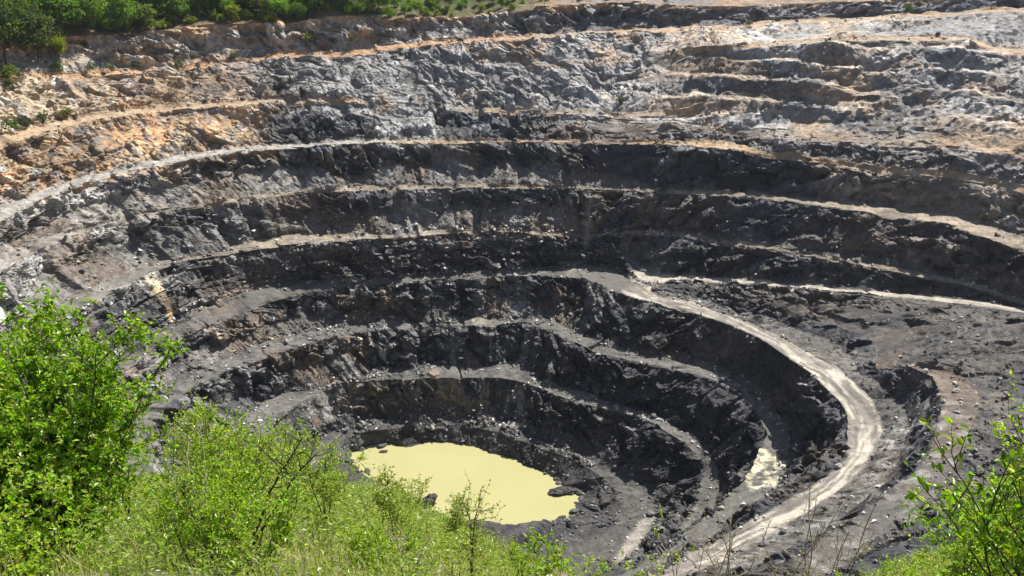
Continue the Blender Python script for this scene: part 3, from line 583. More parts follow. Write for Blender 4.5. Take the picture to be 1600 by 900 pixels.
# ------------------------------------------------------------------ loose stones
def rock_mesh(name, seed, subdiv, colour, squash=(1, .8, .6), facets=7):
    r = np.random.default_rng(seed)
    t = (1 + 5 ** .5) / 2
    v = np.array([(-1, t, 0), (1, t, 0), (-1, -t, 0), (1, -t, 0), (0, -1, t), (0, 1, t), (0, -1, -t), (0, 1, -t), (t, 0, -1), (t, 0, 1), (-t, 0, -1), (-t, 0, 1)], float)
    f = [(0, 11, 5), (0, 5, 1), (0, 1, 7), (0, 7, 10), (0, 10, 11), (1, 5, 9), (5, 11, 4), (11, 10, 2), (10, 7, 6), (7, 1, 8), (3, 9, 4), (3, 4, 2), (3, 2, 6), (3, 6, 8), (3, 8, 9), (4, 9, 5), (2, 4, 11), (6, 2, 10), (8, 6, 7), (9, 8, 1)]
    v = list(v / np.linalg.norm(v[0]))
    for _ in range(subdiv):
        cache, nf = {}, []
        def midp(a, b):
            k = (min(a, b), max(a, b))
            if k not in cache:
                m = v[a] + v[b]; v.append(m / np.linalg.norm(m)); cache[k] = len(v) - 1
            return cache[k]
        for a, b, c in f:
            ab, bc, ca = midp(a, b), midp(b, c), midp(c, a); nf += [(a, ab, ca), (b, bc, ab), (c, ca, bc), (ab, bc, ca)]
        f = nf
    v = np.array(v)
    for _ in range(facets):                                                 # cut flat faces, like broken rock
        n = r.normal(size=3); n /= np.linalg.norm(n); d = r.uniform(.5, .85)
        h = v @ n; v = v - np.where(h > d, h - d, 0)[:, None] * n
    v *= np.array(squash) * r.uniform(.85, 1.15, 3); v += r.normal(size=v.shape) * .02
    c = np.tile(colour, (len(v), 1)) * r.uniform(.8, 1.2, (len(v), 1))
    return mesh_np(name, v, np.array(f), False, c)

Vn = Vg.reshape(-1, 3)
vis_v = (phf > -62) & (phf < 190)
def pick(weight, n):
    w = np.where(vis_v & ~bed & ~hill & (Vn[:, 2] > .4), np.clip(weight, 0, None), 0).astype(float); w /= w.sum()
    return rng.choice(len(w), n, replace=False, p=w)
ledge = ff * np.where(np.isin(segname, ['B3c', 'B3bc']) & (phf < 56), np.abs(tf - .5) > .42, (tf > .35) | (tf < .12))
lowtalus = talus * (tf < .5)
# boulders large enough to tell apart
PLACE = {k: 'the ' + v for k, v in dict(shore='pond shore', B0c='ledge just above the pond', B0t='face just above the pond ledge', B1c='second bench above the pond', B1t='face above the second bench',
    B2c='third bench above the pond', B2t='face below the curving haul road', B3c='edge of the curving haul road bench', B3t='slope right above the curving haul road', RBc='brown terrace beside the haul road',
    RBt='slope between the haul road arms', B3bc='edge of the straight upper haul road', B3bt='face above the straight haul road', B4c='pale bench above the hairpin', B4t='tall black face above the hairpin bench',
    B5c='thin pale bench below the grey track', B5t='black face below the grey track', B6c='long grey track', B6t='broken face above the grey track', B6bc='short ledge above the grey track', B6bt='patchy face below the orange bench',
    B7c='orange bench below the dust slope', B7t='slumped upper slope', B75c='short high ledge in the slump', B75t='pale dust slope', B8c='highest orange bench', B8t='topmost rock face').items()}
dark_rocks = [rock_mesh('boulder', 100 + k, 1, C(.085, .083, .082), (1, .85, .65)) for k in range(6)]
pale_rocks = [rock_mesh('boulder', 200 + k, 1, C(.30, .285, .26), (1, .8, .6)) for k in range(5)]
wz = np.where(P0[:, 2] < 60, 1.6, 1.0)
idx = pick((ledge * heap + .5 * lowtalus) * wz, 250)
for n, i in enumerate(idx):
    pale = rng.random() < .38
    me = (pale_rocks if pale else dark_rocks)[int(rng.integers(0, 5))]
    o = link('boulder', me, M_STONE); s = rng.uniform(.6, 1.25) * (1.0 if pale else 1.15)
    o.location = Vn[i] + np.array([0, 0, .15 * s]); o.rotation_euler = rng.uniform(-.5, .5, 2).tolist() + [rng.uniform(0, 6.3)]; o.scale = (s, s, s)
    where = PLACE[segname[i]]; kind = 'pale' if pale else 'dark grey'
    tag(o, '%s angular boulder lying loose on %s' % (kind, where), 'boulder', '%s boulders on %s' % (kind, where))

for a in (-38, -30, -24, -19, -15, -12, -8, -3, 4, 208, 214, 221, 228, 150, 158, 168, 176, 185):   # dark rocks at the water's edge
    j = int(np.argmin(np.abs(phw - (a if a < 270 else a - 360)))); rr = RZ['shore'][0][j] + rng.uniform(-1.2, .6)
    o = link('boulder', dark_rocks[int(rng.integers(0, 5))], M_STONE); s = rng.uniform(.7, 1.7)
    o.location = (PIT[0] + rr * cph[j], PIT[1] + rr * sph[j], .1); o.rotation_euler = (rng.uniform(-.4, .4), rng.uniform(-.4, .4), rng.uniform(0, 6)); o.scale = (s * 1.3, s, s * .8)
    tag(o, "dark wet boulder lying at the yellow pond's edge", 'boulder', "boulders at the pond's edge")

def scatter(name, label, weight, n, smin, smax, colour_gain, seed):
    """thousands of stones too small to pick apart: one mesh"""
    base = np.array([(1, 0, 0), (-1, 0, 0), (0, 1, 0), (0, -1, 0), (0, 0, 1), (0, 0, -1)], float)
    tri = np.array([(0, 2, 4), (2, 1, 4), (1, 3, 4), (3, 0, 4), (2, 0, 5), (1, 2, 5), (3, 1, 5), (0, 3, 5)])
    ids = pick(weight, n); r = np.random.default_rng(seed)
    size = smin * (smax / smin) ** (r.random(n) ** 2.2)
    sc = size[:, None] * r.uniform(.5, 1.3, (n, 3)) * np.array([1, 1, .7])
    v = base[None] * sc[:, None, :] * r.uniform(.7, 1.3, (n, 6, 1)) + r.normal(size=(n, 6, 3)) * (.15 * size)[:, None, None]
    a, b = r.uniform(0, 6.3, n), r.uniform(-.8, .8, n)
    ca, sa, cb, sb = np.cos(a), np.sin(a), np.cos(b), np.sin(b)
    y, z = v[..., 1] * cb[:, None] - v[..., 2] * sb[:, None], v[..., 1] * sb[:, None] + v[..., 2] * cb[:, None]
    x2, y2 = v[..., 0] * ca[:, None] - y * sa[:, None], v[..., 0] * sa[:, None] + y * ca[:, None]
    jit = np.stack([r.uniform(-.3, .3, n), r.uniform(-.3, .3, n), size * .2], 1)
    v = np.stack([x2, y2, z], -1) + (Vn[ids] + jit)[:, None, :]
    c = np.clip(col[ids] * r.uniform(*colour_gain, (n, 1)) + .03 * r.random((n, 1)), .02, .5)
    me = mesh_np(name, v.reshape(-1, 3), (tri[None] + (np.arange(n) * 6)[:, None, None]).reshape(-1, 3), False, np.repeat(c, 6, 0))
    tag(link(name, me, M_STONE), label, 'rubble', kind='stuff')
slopes = (1 - ff) * (~hill) * (~bed)
scatter('rubble', 'loose rubble strewn along the dark lower benches', (ledge * (.25 + heap) + .5 * lowtalus + np.where(phf < 60, .28, .12) * slopes) * (P0[:, 2] < 64) * (P0[:, 2] > .5), 17000, .15, .75, (1.0, 5.0), 3)
scatter('rubble', 'loose rubble strewn over the orange and grey upper slopes', (ledge * (.2 + heap) + .25 * slopes) * (P0[:, 2] >= 64), 7000, .18, .8, (.6, 1.5), 4)

def outcrop(label, x, y, z, sx, sy, sz, rot, seed, colour=C(.05, .047, .046)):
    me = rock_mesh('rock_outcrop', seed, 3, colour, (sx, sy, sz), 12)
    v = np.empty(len(me.vertices) * 3, np.float32); me.vertices.foreach_get('co', v); v = v.reshape(-1, 3)
    v += (fbm(v / 1.1 + seed, 4, seed)[:, None] * .28 * (sx + sy + sz) / 3) * (v / (np.linalg.norm(v, axis=1, keepdims=True) + .01)); me.vertices.foreach_set('co', v.ravel()); me.update()
    o = link('rock_outcrop', me, M_ROCK); o.location = (x, y, z); o.rotation_euler = (0, 0, rot)
    tag(o, label, 'rock')
outcrop('two small dark rocks breaking the surface of the yellow pond', -39.6, 232.3, -.1, 2.2, 1.1, 1.0, .2, 11)
outcrop('dark rock standing in the pond at its bushy near shore', -22.8, 206.6, 0.4, 2.4, 2.6, 2.2, .5, 12)
outcrop('ragged dark rock spit reaching into the right of the pond', 15.6, 211.6, .1, 6.4, 3.0, 1.9, .15, 13)
outcrop('big smooth tan boulder perched on the second bench above pond', -24.6, 247.0, 19.0, 2.2, 1.6, 1.3, .3, 14, C(.24, .19, .14))
outcrop('large smooth grey boulder under the vein on the left wall', -105.3, 258.6, 58.0, 3.0, 2.2, 2.6, .9, 15, C(.15, .15, .145))

# ------------------------------------------------------------------ foliage tools
def leaf_material(name, trans=0.5, rough=0.32):
    t = NT(name)
    at = t.n('ShaderNodeAttribute', attribute_name='col')
    t.l(at.outputs['Color'], t.b.inputs['Base Color']); t.b.inputs['Roughness'].default_value = rough; t.b.inputs['Specular IOR Level'].default_value = 0.35
    tr = t.n('ShaderNodeBsdfTranslucent')
    hs = t.n('ShaderNodeHueSaturation'); hs.inputs['Saturation'].default_value = 1.1; hs.inputs['Value'].default_value = 1.7; t.l(at.outputs['Color'], hs.inputs['Color']); t.l(hs.outputs[0], tr.inputs['Color'])
    mx = t.n('ShaderNodeMixShader'); mx.inputs[0].default_value = trans
    t.l(t.b.outputs[0], mx.inputs[1]); t.l(tr.outputs[0], mx.inputs[2]); t.l(mx.outputs[0], t.out.inputs[0])
    return t.m
M_LEAF = leaf_material('fresh_leaf'); M_GRASS = leaf_material('grass_blade', 0.4, 0.6); M_FARLEAF = leaf_material('far_leaf', 0.42, 0.7)
def bark_material(name, c0, c1):
    t = NT(name); geo = t.n('ShaderNodeNewGeometry')
    t.l(t.mixc(t.noise(14, geo.outputs['Position'], 4), c0, c1), t.b.inputs['Base Color']); t.b.inputs['Roughness'].default_value = .9
    return t.m
M_BARK = bark_material('dark_bark', (.030, .024, .018), (.075, .062, .048)); M_TWIG = bark_material('dry_twig', (.20, .17, .13), (.34, .30, .24))

def tubes(paths, sides=4):
    """paths: list of (points (n,3), radii (n,)) -> verts, quads"""
    Vs, Fs, base = [], [], 0
    ang = np.linspace(0, 2 * np.pi, sides, endpoint=False)
    for pts, rad in paths:
        pts = np.asarray(pts); n = len(pts)
        d = np.gradient(pts, axis=0); d /= np.linalg.norm(d, axis=1, keepdims=True) + 1e-9
        ref = np.where(np.abs(d[:, 2:]) > .9, [[1., 0, 0]], [[0, 0, 1.]])
        u = np.cross(d, ref); u /= np.linalg.norm(u, axis=1, keepdims=True) + 1e-9; w = np.cross(d, u)
        ring = pts[:, None] + np.asarray(rad)[:, None, None] * (np.cos(ang)[None, :, None] * u[:, None] + np.sin(ang)[None, :, None] * w[:, None])
        Vs.append(ring.reshape(-1, 3))
        i = np.arange(n - 1)[:, None] * sides + np.arange(sides)[None]; j = np.arange(n - 1)[:, None] * sides + (np.arange(sides)[None] + 1) % sides
        Fs.append(np.stack([i, j, j + sides, i + sides], -1).reshape(-1, 4) + base); base += n * sides
    return np.vstack(Vs), np.vstack(Fs)

def leaves(pos, dirn, size, r, wide=0.5, droop=0.25, six=False):
    """leaf blades at pos pointing along dirn; each is folded along its midrib"""
    n = len(pos); d = dirn / (np.linalg.norm(dirn, axis=1, keepdims=True) + 1e-9)
    up = np.array([0, 0, 1.0]) + r.normal(size=(n, 3)) * .55
    side = np.cross(d, up); side /= np.linalg.norm(side, axis=1, keepdims=True) + 1e-9
    nrm = np.cross(side, d); s = size[:, None]; w = wide * s * .5
    tip = pos + d * s - np.array([0, 0, 1]) * s * droop * r.uniform(0, 1, (n, 1))
    if six:
        a, b = pos + d * s * .35, pos + d * s * .7
        v = np.stack([pos, a + side * w * .95 + nrm * s * .10, b + side * w * .75 + nrm * s * .07, tip, b - side * w * .75 + nrm * s * .07, a - side * w * .95 + nrm * s * .10, a - nrm * s * .02, b - nrm * s * .04], 1)
        f = np.array([(0, 1, 6, 6), (1, 2, 7, 6), (2, 3, 7, 7), (0, 6, 5, 5), (6, 7, 4, 5), (7, 3, 4, 4)])
        tri = np.array([(0, 6, 1), (1, 6, 7), (1, 7, 2), (2, 7, 3), (0, 5, 6), (5, 4, 6), (6, 4, 7), (7, 4, 3)])
        return v.reshape(-1, 3), (tri[None] + (np.arange(n) * 8)[:, None, None]).reshape(-1, 3), 8
    m = pos + d * s * .5
    v = np.stack([pos, m + side * w + nrm * s * .12, tip, m - side * w + nrm * s * .12], 1)
    tri = np.array([(0, 2, 1), (0, 3, 2)])
    return v.reshape(-1, 3), (tri[None] + (np.arange(n) * 4)[:, None, None]).reshape(-1, 3), 4

def leaf_colours(n, k, base, var, r, pale=0.15, palec=(.40, .45, .11)):
    c = np.array(base)[None] * (1 + var * r.normal(size=(n, 1))) * (1 + .12 * r.normal(size=(n, 3)))
    c = mix(c, np.array(palec)[None], (r.random((n, 1)) < pale) * r.uniform(.4, 1, (n, 1)))
    return np.repeat(np.clip(c, .008, .6), k, 0)

def grow(r, start, d, length, n, wob, lift):
    """a wandering shoot"""
    pts = [np.array(start, float)]; d = np.array(d, float); st = length / n
    for i in range(n):
        d = d + r.normal(size=3) * wob + np.array([0, 0, lift]); d /= np.linalg.norm(d); pts.append(pts[-1] + d * st)
    return np.array(pts)

def make_shrub(seed, stems, height, spread, side_n, twig_n, leaf_n, leaf_size, base_r=.02, lean=(0, 0), low=0.15, curve=.10, twig_len=.35, cloud=0):
    """returns (woody paths, leaf positions, leaf directions, leaf sizes): stems > side branches > twigs > leaves"""
    r = np.random.default_rng(seed); paths, LP, LD = [], [], []
    for s in range(stems):
        a = r.uniform(0, 6.283); out = r.uniform(.1, 1) * spread
        d = np.array([math.cos(a) * out + lean[0], math.sin(a) * out + lean[1], 1.0]); L = height * r.uniform(.7, 1.05)
        st = grow(r, (math.cos(a) * .12 * spread, math.sin(a) * .12 * spread, -.1), d, L, 10, curve, .03)
        paths.append((st, base_r * np.linspace(1, .25, len(st))))
        for b in range(side_n):
            f = r.uniform(low, .98); k = f * (len(st) - 1); i = int(k); p = mix(st[i], st[min(i + 1, len(st) - 1)], k - i)
            ax = st[min(i + 1, len(st) - 1)] - st[i]; ax /= np.linalg.norm(ax) + 1e-9
            v = r.normal(size=3); v -= ax * (v @ ax); v /= np.linalg.norm(v)
            bl = L * r.uniform(.16, .36) * (1.1 - .55 * f)
            br = grow(r, p, ax * .7 + v, bl, 5, .16, .06); paths.append((br, base_r * .38 * np.linspace(1, .35, len(br))))
            for q in range(twig_n):
                k = r.uniform(.15, 1) * (len(br) - 1); i2 = min(int(k), len(br) - 2); p2 = mix(br[i2], br[i2 + 1], k - i2)
                ax2 = br[i2 + 1] - br[i2]; ax2 /= np.linalg.norm(ax2) + 1e-9
                v = r.normal(size=3); d2 = ax2 * .6 + v / np.linalg.norm(v) * .8
                tl = twig_len * r.uniform(.5, 1.2)
                tw = grow(r, p2, d2, tl, 3, .2, .12); paths.append((tw, base_r * .15 * np.linspace(1, .5, len(tw))))
                u = r.uniform(.1, 1, leaf_n); kk = u * (len(tw) - 1); ii = np.minimum(kk.astype(int), len(tw) - 2)
                pp = tw[ii] + (tw[ii + 1] - tw[ii]) * (kk - ii)[:, None]; axx = tw[ii + 1] - tw[ii]; axx = axx / (np.linalg.norm(axx, axis=1, keepdims=True) + 1e-9)
                LP.append(pp); LD.append(axx * .5 + r.normal(size=(leaf_n, 3)) * .75 + [0, 0, .15])
    LP, LD = np.vstack(LP), np.vstack(LD)
    return paths, LP, LD, leaf_size * r.uniform(.6, 1.25, len(LP))

def shrub_object(name, label, cat, loc, seed, colour, rz=0, group=None, six=False, pale=.15, var=.25, wide=.5, leaf_mat=None, bark=None, palec=(.40, .45, .11), sides=4, **kw):
    paths, LP, LD, LS = make_shrub(seed, **kw); r = np.random.default_rng(seed + 1)
    root = empty(name, loc, rz); tag(root, label, cat, group)
    v, f = tubes(paths, sides); link('branches', mesh_np('branches', v, f, True), bark or M_BARK, root)
    v, f, k = leaves(LP, LD, LS, r, wide, six=six)
    link('foliage', mesh_np('foliage', v, f, False, leaf_colours(len(LP), k, colour, var, r, pale, palec)), leaf_mat or M_LEAF, root)
    return root

# ------------------------------------------------------------------ the near bank the photographer stands on
def bank_z(x, y):
    x = np.asarray(x, float); y = np.asarray(y, float)
    d = np.hypot(x * .55, np.maximum(y, 0)) ; u = x / np.maximum(y, 4)
    te = np.interp(u, [-1.2, -.7, -.304, -.174, 0, .174, .35, .52, .65, .9, 1.4], [.66, .70, .69,   .72, .81, .875, .885, .86, .80, .74, .68])
    dy = np.maximum(y, 0); de = 30.0
    z = 148.3 - (te * de - 1.7) * (dy / de) - np.maximum(dy - de, 0) * 1.1 + np.minimum(y, 0) * .05
    p = np.stack([x, y, 0 * x], -1).reshape(-1, 3)
    return z + (fbm(p / 5.0, 3, 301) * .45 * np.clip(p[:, 1] / 8, .15, 1)).reshape(z.shape)
bx, by = np.meshgrid(np.arange(-90, 90.1, .75), np.concatenate([np.arange(-40, -1, 3.0), np.arange(-1, 52, .6)]))
bzv = bank_z(bx, by); bv = np.stack([bx, by, bzv], -1).reshape(-1, 3); n0, n1 = bx.shape
I = np.arange(n0 * n1).reshape(n0, n1); bf = np.stack([I[:-1, :-1].ravel(), I[:-1, 1:].ravel(), I[1:, 1:].ravel(), I[1:, :-1].ravel()], 1)
bn_ = fbm(bv / 2.2, 4, 311)
bc = mix(C(.085, .072, .040), C(.19, .15, .095), np.clip(.45 + bn_, 0, 1)[:, None]); bc = mix(bc, C(.075, .11, .028), np.clip(.5 + fbm(bv / 3.0, 3, 321), 0, 1)[:, None] * .8)
tag(link('ground', mesh_np('ground', bv, bf, True, bc), M_BENCH), 'grassy steep bank at the near edge of the pit', 'ground', kind='structure')

# grass and weeds on the bank: uncountable
r = np.random.default_rng(55); n = 46000
d = 6.8 + 26 * r.random(n) ** .75 ; u = r.uniform(-.78, .85, n); gx, gy = u * d, d
k_ = r.random(n) < .22; gx = np.where(k_, r.uniform(-13, 13, n), gx); gy = np.where(k_, r.uniform(-3, 9, n), gy); u = np.where(k_, -.3, u)
keep = fbm(np.stack([gx, gy, 0 * gx], 1) / 2.5, 3, 331) + .35 - .7 * sstep(-.06, .1, u) * (1 - sstep(.45, .6, u)) > 0
gx, gy = gx[keep], gy[keep]; n = len(gx); gz = bank_z(gx, gy) - .03
h = r.uniform(.22, .75, n) * (.75 + .5 * fbm(np.stack([gx, gy, 0 * gx], 1) / 1.6, 2, 341)); w = .004 + .0005 * gy
a = r.uniform(0, 6.28, n); lean = r.uniform(.1, .8, n) * h; ca, sa = np.cos(a), np.sin(a); b0 = np.stack([gx, gy, gz], 1)
sd = np.stack([-sa, ca, 0 * a], 1) * w[:, None]; ld = np.stack([ca, sa, 0 * a], 1)
m1 = b0 + ld * (lean * .3)[:, None] + np.stack([0 * h, 0 * h, h * .6], 1); tp = b0 + ld * lean[:, None] + np.stack([0 * h, 0 * h, h], 1)
gv = np.stack([b0 - sd, b0 + sd, m1 + sd * .7, m1 - sd * .7, tp], 1).reshape(-1, 3)
gt = (np.array([(0, 1, 2), (0, 2, 3), (3, 2, 4)])[None] + (np.arange(n) * 5)[:, None, None]).reshape(-1, 3)
gc = mix(C(.15, .21, .03), C(.33, .36, .10), r.random((n, 1)) ** 1.3); gc = mix(gc, C(.42, .36, .20), (r.random((n, 1)) < .25) * .85)
tag(link('grass', mesh_np('grass', gv, gt, False, np.repeat(gc, 5, 0)), M_GRASS), 'tall fresh grass growing over the near bank', 'grass', kind='stuff')

# leafy weeds between the bushes, in drifts
r = np.random.default_rng(56); n = 10500
d = 6.8 + 25 * r.random(n) ** .85; u = r.uniform(-.75, .85, n); wx, wy = u * d, d
wn_ = fbm(np.stack([wx, wy, 0 * wx], 1) / 3.0, 3, 351)
keep = wn_ + .30 - .8 * sstep(-.06, .1, u) * (1 - sstep(.42, .58, u)) > 0
wx, wy = wx[keep], wy[keep]; n = len(wx); hh = r.uniform(.15, .8, n); K = 22
tl = r.random((n, K)) ** .8; ang = r.uniform(0, 6.28, (n, K)); lx, ly = r.normal(size=(n, 1)) * .18, r.normal(size=(n, 1)) * .18
rad = .10 + .10 * (1 - tl)
wp_ = np.stack([wx[:, None] + lx * tl * hh[:, None] * 2 + np.cos(ang) * rad * .6, wy[:, None] + ly * tl * hh[:, None] * 2 + np.sin(ang) * rad * .6, bank_z(wx, wy)[:, None] + tl * hh[:, None]], -1).reshape(-1, 3)
wd_ = np.stack([np.cos(ang), np.sin(ang), r.uniform(-.1, .9, (n, K))], -1).reshape(-1, 3)
v, f, k = leaves(wp_, wd_, np.repeat(.045 + .0016 * wy, K) * r.uniform(.6, 1.5, n * K), r, .5)
wc = np.repeat(mix(np.array([.17, .28, .025]), np.array([.34, .40, .10]), r.random((n, 1))), K, 0) * r.uniform(.7, 1.25, (n * K, 1))
tag(link('weeds', mesh_np('weeds', v, f, False, np.repeat(wc, k, 0)), M_LEAF), 'leafy yellow-green weeds growing between the bushes on the bank', 'weeds', kind='stuff')

def on_bank(x, y): return (x, y, float(bank_z(np.array([x]), np.array([y]))[0]))
GREEN, LIME, OLIVE = (.15, .285, .018), (.235, .365, .03), (.25, .33, .06)
# the big dense bush on the left
shrub_object('leafy_bush', 'big dense bright green bush, the tallest growing on the near bank', 'bush', on_bank(-6.0, 9.5), 401, (.175, .31, .02), stems=22, height=3.7, spread=.52, side_n=17, twig_n=7, leaf_n=14, leaf_size=.075, base_r=.022, low=.22, pale=.22, var=.3, wide=.55, twig_len=.34)
shrub_object('leafy_bush', 'low leafy bush with yellowish leaves in front of the big dense bush', 'bush', on_bank(-4.6, 6.8), 402, LIME, stems=10, height=1.25, spread=.9, side_n=9, twig_n=4, leaf_n=10, leaf_size=.055, base_r=.012, pale=.3, wide=.6, twig_len=.25)
shrub_object('leafy_bush', 'loose lime green bush with dark stems beside the big dense bush', 'bush', on_bank(-4.35, 10.6), 403, LIME, stems=13, height=2.35, spread=.6, side_n=11, twig_n=6, leaf_n=11, leaf_size=.055, base_r=.016, pale=.25, twig_len=.3)
shrub_object('sapling', 'thin leaning sapling with a long dark stem among the weeds', 'sapling', on_bank(-3.55, 9.6), 404, OLIVE, stems=2, height=2.3, spread=.1, lean=(.35, .1), side_n=10, twig_n=3, leaf_n=6, leaf_size=.05, base_r=.028, low=.5, twig_len=.25)
shrub_object('sapling', 'airy light green bush with several upright stems near the sapling', 'bush', on_bank(-5.6, 14.5), 405, OLIVE, stems=13, height=2.7, spread=.5, side_n=11, twig_n=5, leaf_n=11, leaf_size=.06, base_r=.016, pale=.3, twig_len=.32)

# middle of the bank
shrub_object('leafy_bush', 'rounded shrub with bright leaves at the foot of the airy bush', 'bush', on_bank(-2.9, 7.9), 406, LIME, stems=9, height=1.0, spread=.8, side_n=8, twig_n=4, leaf_n=9, leaf_size=.05, base_r=.01, pale=.25, twig_len=.2)
shrub_object('sapling', 'small tree-like sapling with forked dark stem standing before the yellow pond', 'sapling', on_bank(-.75, 13.2), 407, OLIVE, stems=3, height=2.15, spread=.25, side_n=10, twig_n=4, leaf_n=8, leaf_size=.055, base_r=.022, low=.35, pale=.3, twig_len=.3)
shrub_object('leafy_bush', 'low broad-leaved bush beside the forked sapling', 'bush', on_bank(.55, 11.8), 408, LIME, stems=8, height=1.35, spread=.7, side_n=7, twig_n=4, leaf_n=8, leaf_size=.07, base_r=.012, pale=.3, wide=.6, twig_len=.22)
shrub_object('leafy_bush', 'pale weedy bush at the grassy edge left of the pond', 'bush', on_bank(-6.6, 22.5), 409, OLIVE, stems=12, height=2.2, spread=.55, side_n=8, twig_n=4, leaf_n=9, leaf_size=.075, base_r=.014, pale=.35, twig_len=.35)
shrub_object('leafy_bush', 'wide weedy bush sprawling over the bank edge below the pond', 'bush', on_bank(-3.4, 24.5), 410, OLIVE, stems=12, height=1.5, spread=.9, side_n=8, twig_n=4, leaf_n=9, leaf_size=.075, base_r=.014, pale=.35, twig_len=.35)
shrub_object('leafy_bush', 'light green bush in the weeds between sapling and left bushes', 'bush', on_bank(-4.2, 17.5), 411, LIME, stems=10, height=1.5, spread=.7, side_n=8, twig_n=4, leaf_n=9, leaf_size=.06, base_r=.012, pale=.3, twig_len=.3)
shrub_object('sprig', 'slender sprig with few leaves rising in front of the pale spill', 'sprig', on_bank(1.95, 8.0), 412, OLIVE, stems=1, height=2.9, spread=.12, lean=(.12, 0), side_n=9, twig_n=2, leaf_n=7, leaf_size=.06, base_r=.010, low=.35, pale=.3, twig_len=.22)
shrub_object('sprig', 'short leafy sprig in the grass near the slender one', 'sprig', on_bank(1.55, 9.5), 413, LIME, stems=4, height=2.2, spread=.25, side_n=6, twig_n=3, leaf_n=6, leaf_size=.05, base_r=.008, low=.3, pale=.3, twig_len=.2)
shrub_object('dry_shrub', 'almost bare pale dry shrub with forking twigs before the haul road', 'shrub', on_bank(3.45, 10.6), 414, (.30, .30, .06), stems=5, height=3.0, spread=.3, side_n=7, twig_n=3, leaf_n=1, leaf_size=.035, base_r=.02, low=.35, bark=M_TWIG, pale=.6, twig_len=.3)
shrub_object('dry_shrub', 'sparse dry shrub with thin grey twigs and a few yellow leaves', 'shrub', on_bank(4.4, 10.4), 415, (.26, .29, .05), stems=8, height=2.9, spread=.35, side_n=8, twig_n=2, leaf_n=2, leaf_size=.04, base_r=.018, low=.3, bark=M_TWIG, pale=.5, twig_len=.3)
shrub_object('leafy_bush', 'low lime bush on the bank between dry shrubs and broad-leaved bush', 'bush', on_bank(4.9, 9.3), 416, LIME, stems=11, height=1.5, spread=.8, side_n=7, twig_n=4, leaf_n=9, leaf_size=.05, base_r=.01, pale=.3, twig_len=.22)
shrub_object('leafy_bush', 'dense small-leaved bush under the broad-leaved branch', 'bush', on_bank(5.5, 8.7), 417, LIME, stems=16, height=1.6, spread=.75, side_n=9, twig_n=5, leaf_n=11, leaf_size=.05, base_r=.012, pale=.25, twig_len=.25)
shrub_object('leafy_bush', 'dense bush behind the broad-leaved branch at the bank edge', 'bush', on_bank(7.2, 10.6), 418, GREEN, stems=16, height=2.1, spread=.75, side_n=9, twig_n=5, leaf_n=11, leaf_size=.055, base_r=.012, pale=.25, twig_len=.28)

# the near broad-leaved bush on the right: its leaves are large enough to tell apart, each one is an object
def leaf_mesh(seed, colour):
    r = np.random.default_rng(seed)
    v, f, k = leaves(np.zeros((1, 3)), np.array([[1.0, 0, 0]]), np.array([1.0]), r, .46, .12, True)
    return mesh_np('leaf', v, f, True, np.tile(np.array(colour), (len(v), 1)) * r.uniform(.85, 1.15, (len(v), 1)))
big_leaves = [leaf_mesh(k, c) for k, c in enumerate([(.13, .24, .02), (.17, .29, .025), (.23, .34, .04), (.14, .26, .02), (.29, .38, .08)])]
r = np.random.default_rng(77)
root = empty('broad_leaved_bush', on_bank(4.85, 6.4)); tag(root, 'near bush with large glossy pointed leaves on arching twigs', 'bush')
paths = []; spots = []
for s in range(9):
    d0 = np.array([r.uniform(-.75, .35), r.uniform(-.3, .35), 1.0]); L = r.uniform(1.5, 2.75)
    st = grow(r, (r.uniform(-.2, .3), r.uniform(-.2, .2), -.1), d0, L, 9, .10, .0); paths.append((st, .014 * np.linspace(1, .3, 10)))
    for b in range(11):
        k = r.uniform(2.5, 8.8); i = int(k); p = mix(st[i], st[i + 1], k - i); v = r.normal(size=3); v[2] = abs(v[2]) * .5
        br = grow(r, p, (st[i + 1] - st[i]) * 2 + v / np.linalg.norm(v) * .8, r.uniform(.25, .6), 5, .12, .05); paths.append((br, .006 * np.linspace(1, .4, 6)))
        for q in range(9):
            kk = r.uniform(.5, 4.99); ii = int(kk); spots.append((mix(br[ii], br[ii + 1], kk - ii), br[ii + 1] - br[ii]))
    for q in range(3): spots.append((st[-1], st[-1] - st[-2]))
v, f = tubes(paths, 5); link('branches', mesh_np('branches', v, f, True), M_BARK, root)
order = r.permutation(len(spots)); spots = [spots[i] for i in order]
rest = spots[290:]
lp = np.array([p for p, a in rest]); la = np.array([a / np.linalg.norm(a) for p, a in rest]) * .5 + r.normal(size=(len(rest), 3)) * .6
v, f, k = leaves(lp, la, r.uniform(.06, .11, len(rest)), r, .5, six=True)
tag(link('foliage', mesh_np('foliage', v, f, True, leaf_colours(len(rest), k, (.16, .28, .025), .2, r, .2)), M_LEAF, root), kind='stuff')
for p, ax in spots[:290]:
    d = ax / np.linalg.norm(ax) * .5 + r.normal(size=3) * .6 + np.array([0, 0, .1])
    o = link('leaf', big_leaves[int(r.integers(0, 5))], M_LEAF, root); o.location = p
    o.rotation_euler = Vector(d).to_track_quat('X', 'Z').to_euler(); o.rotation_euler.rotate_axis('X', r.uniform(-.7, .7)); o.scale = (r.uniform(.07, .125),) * 3

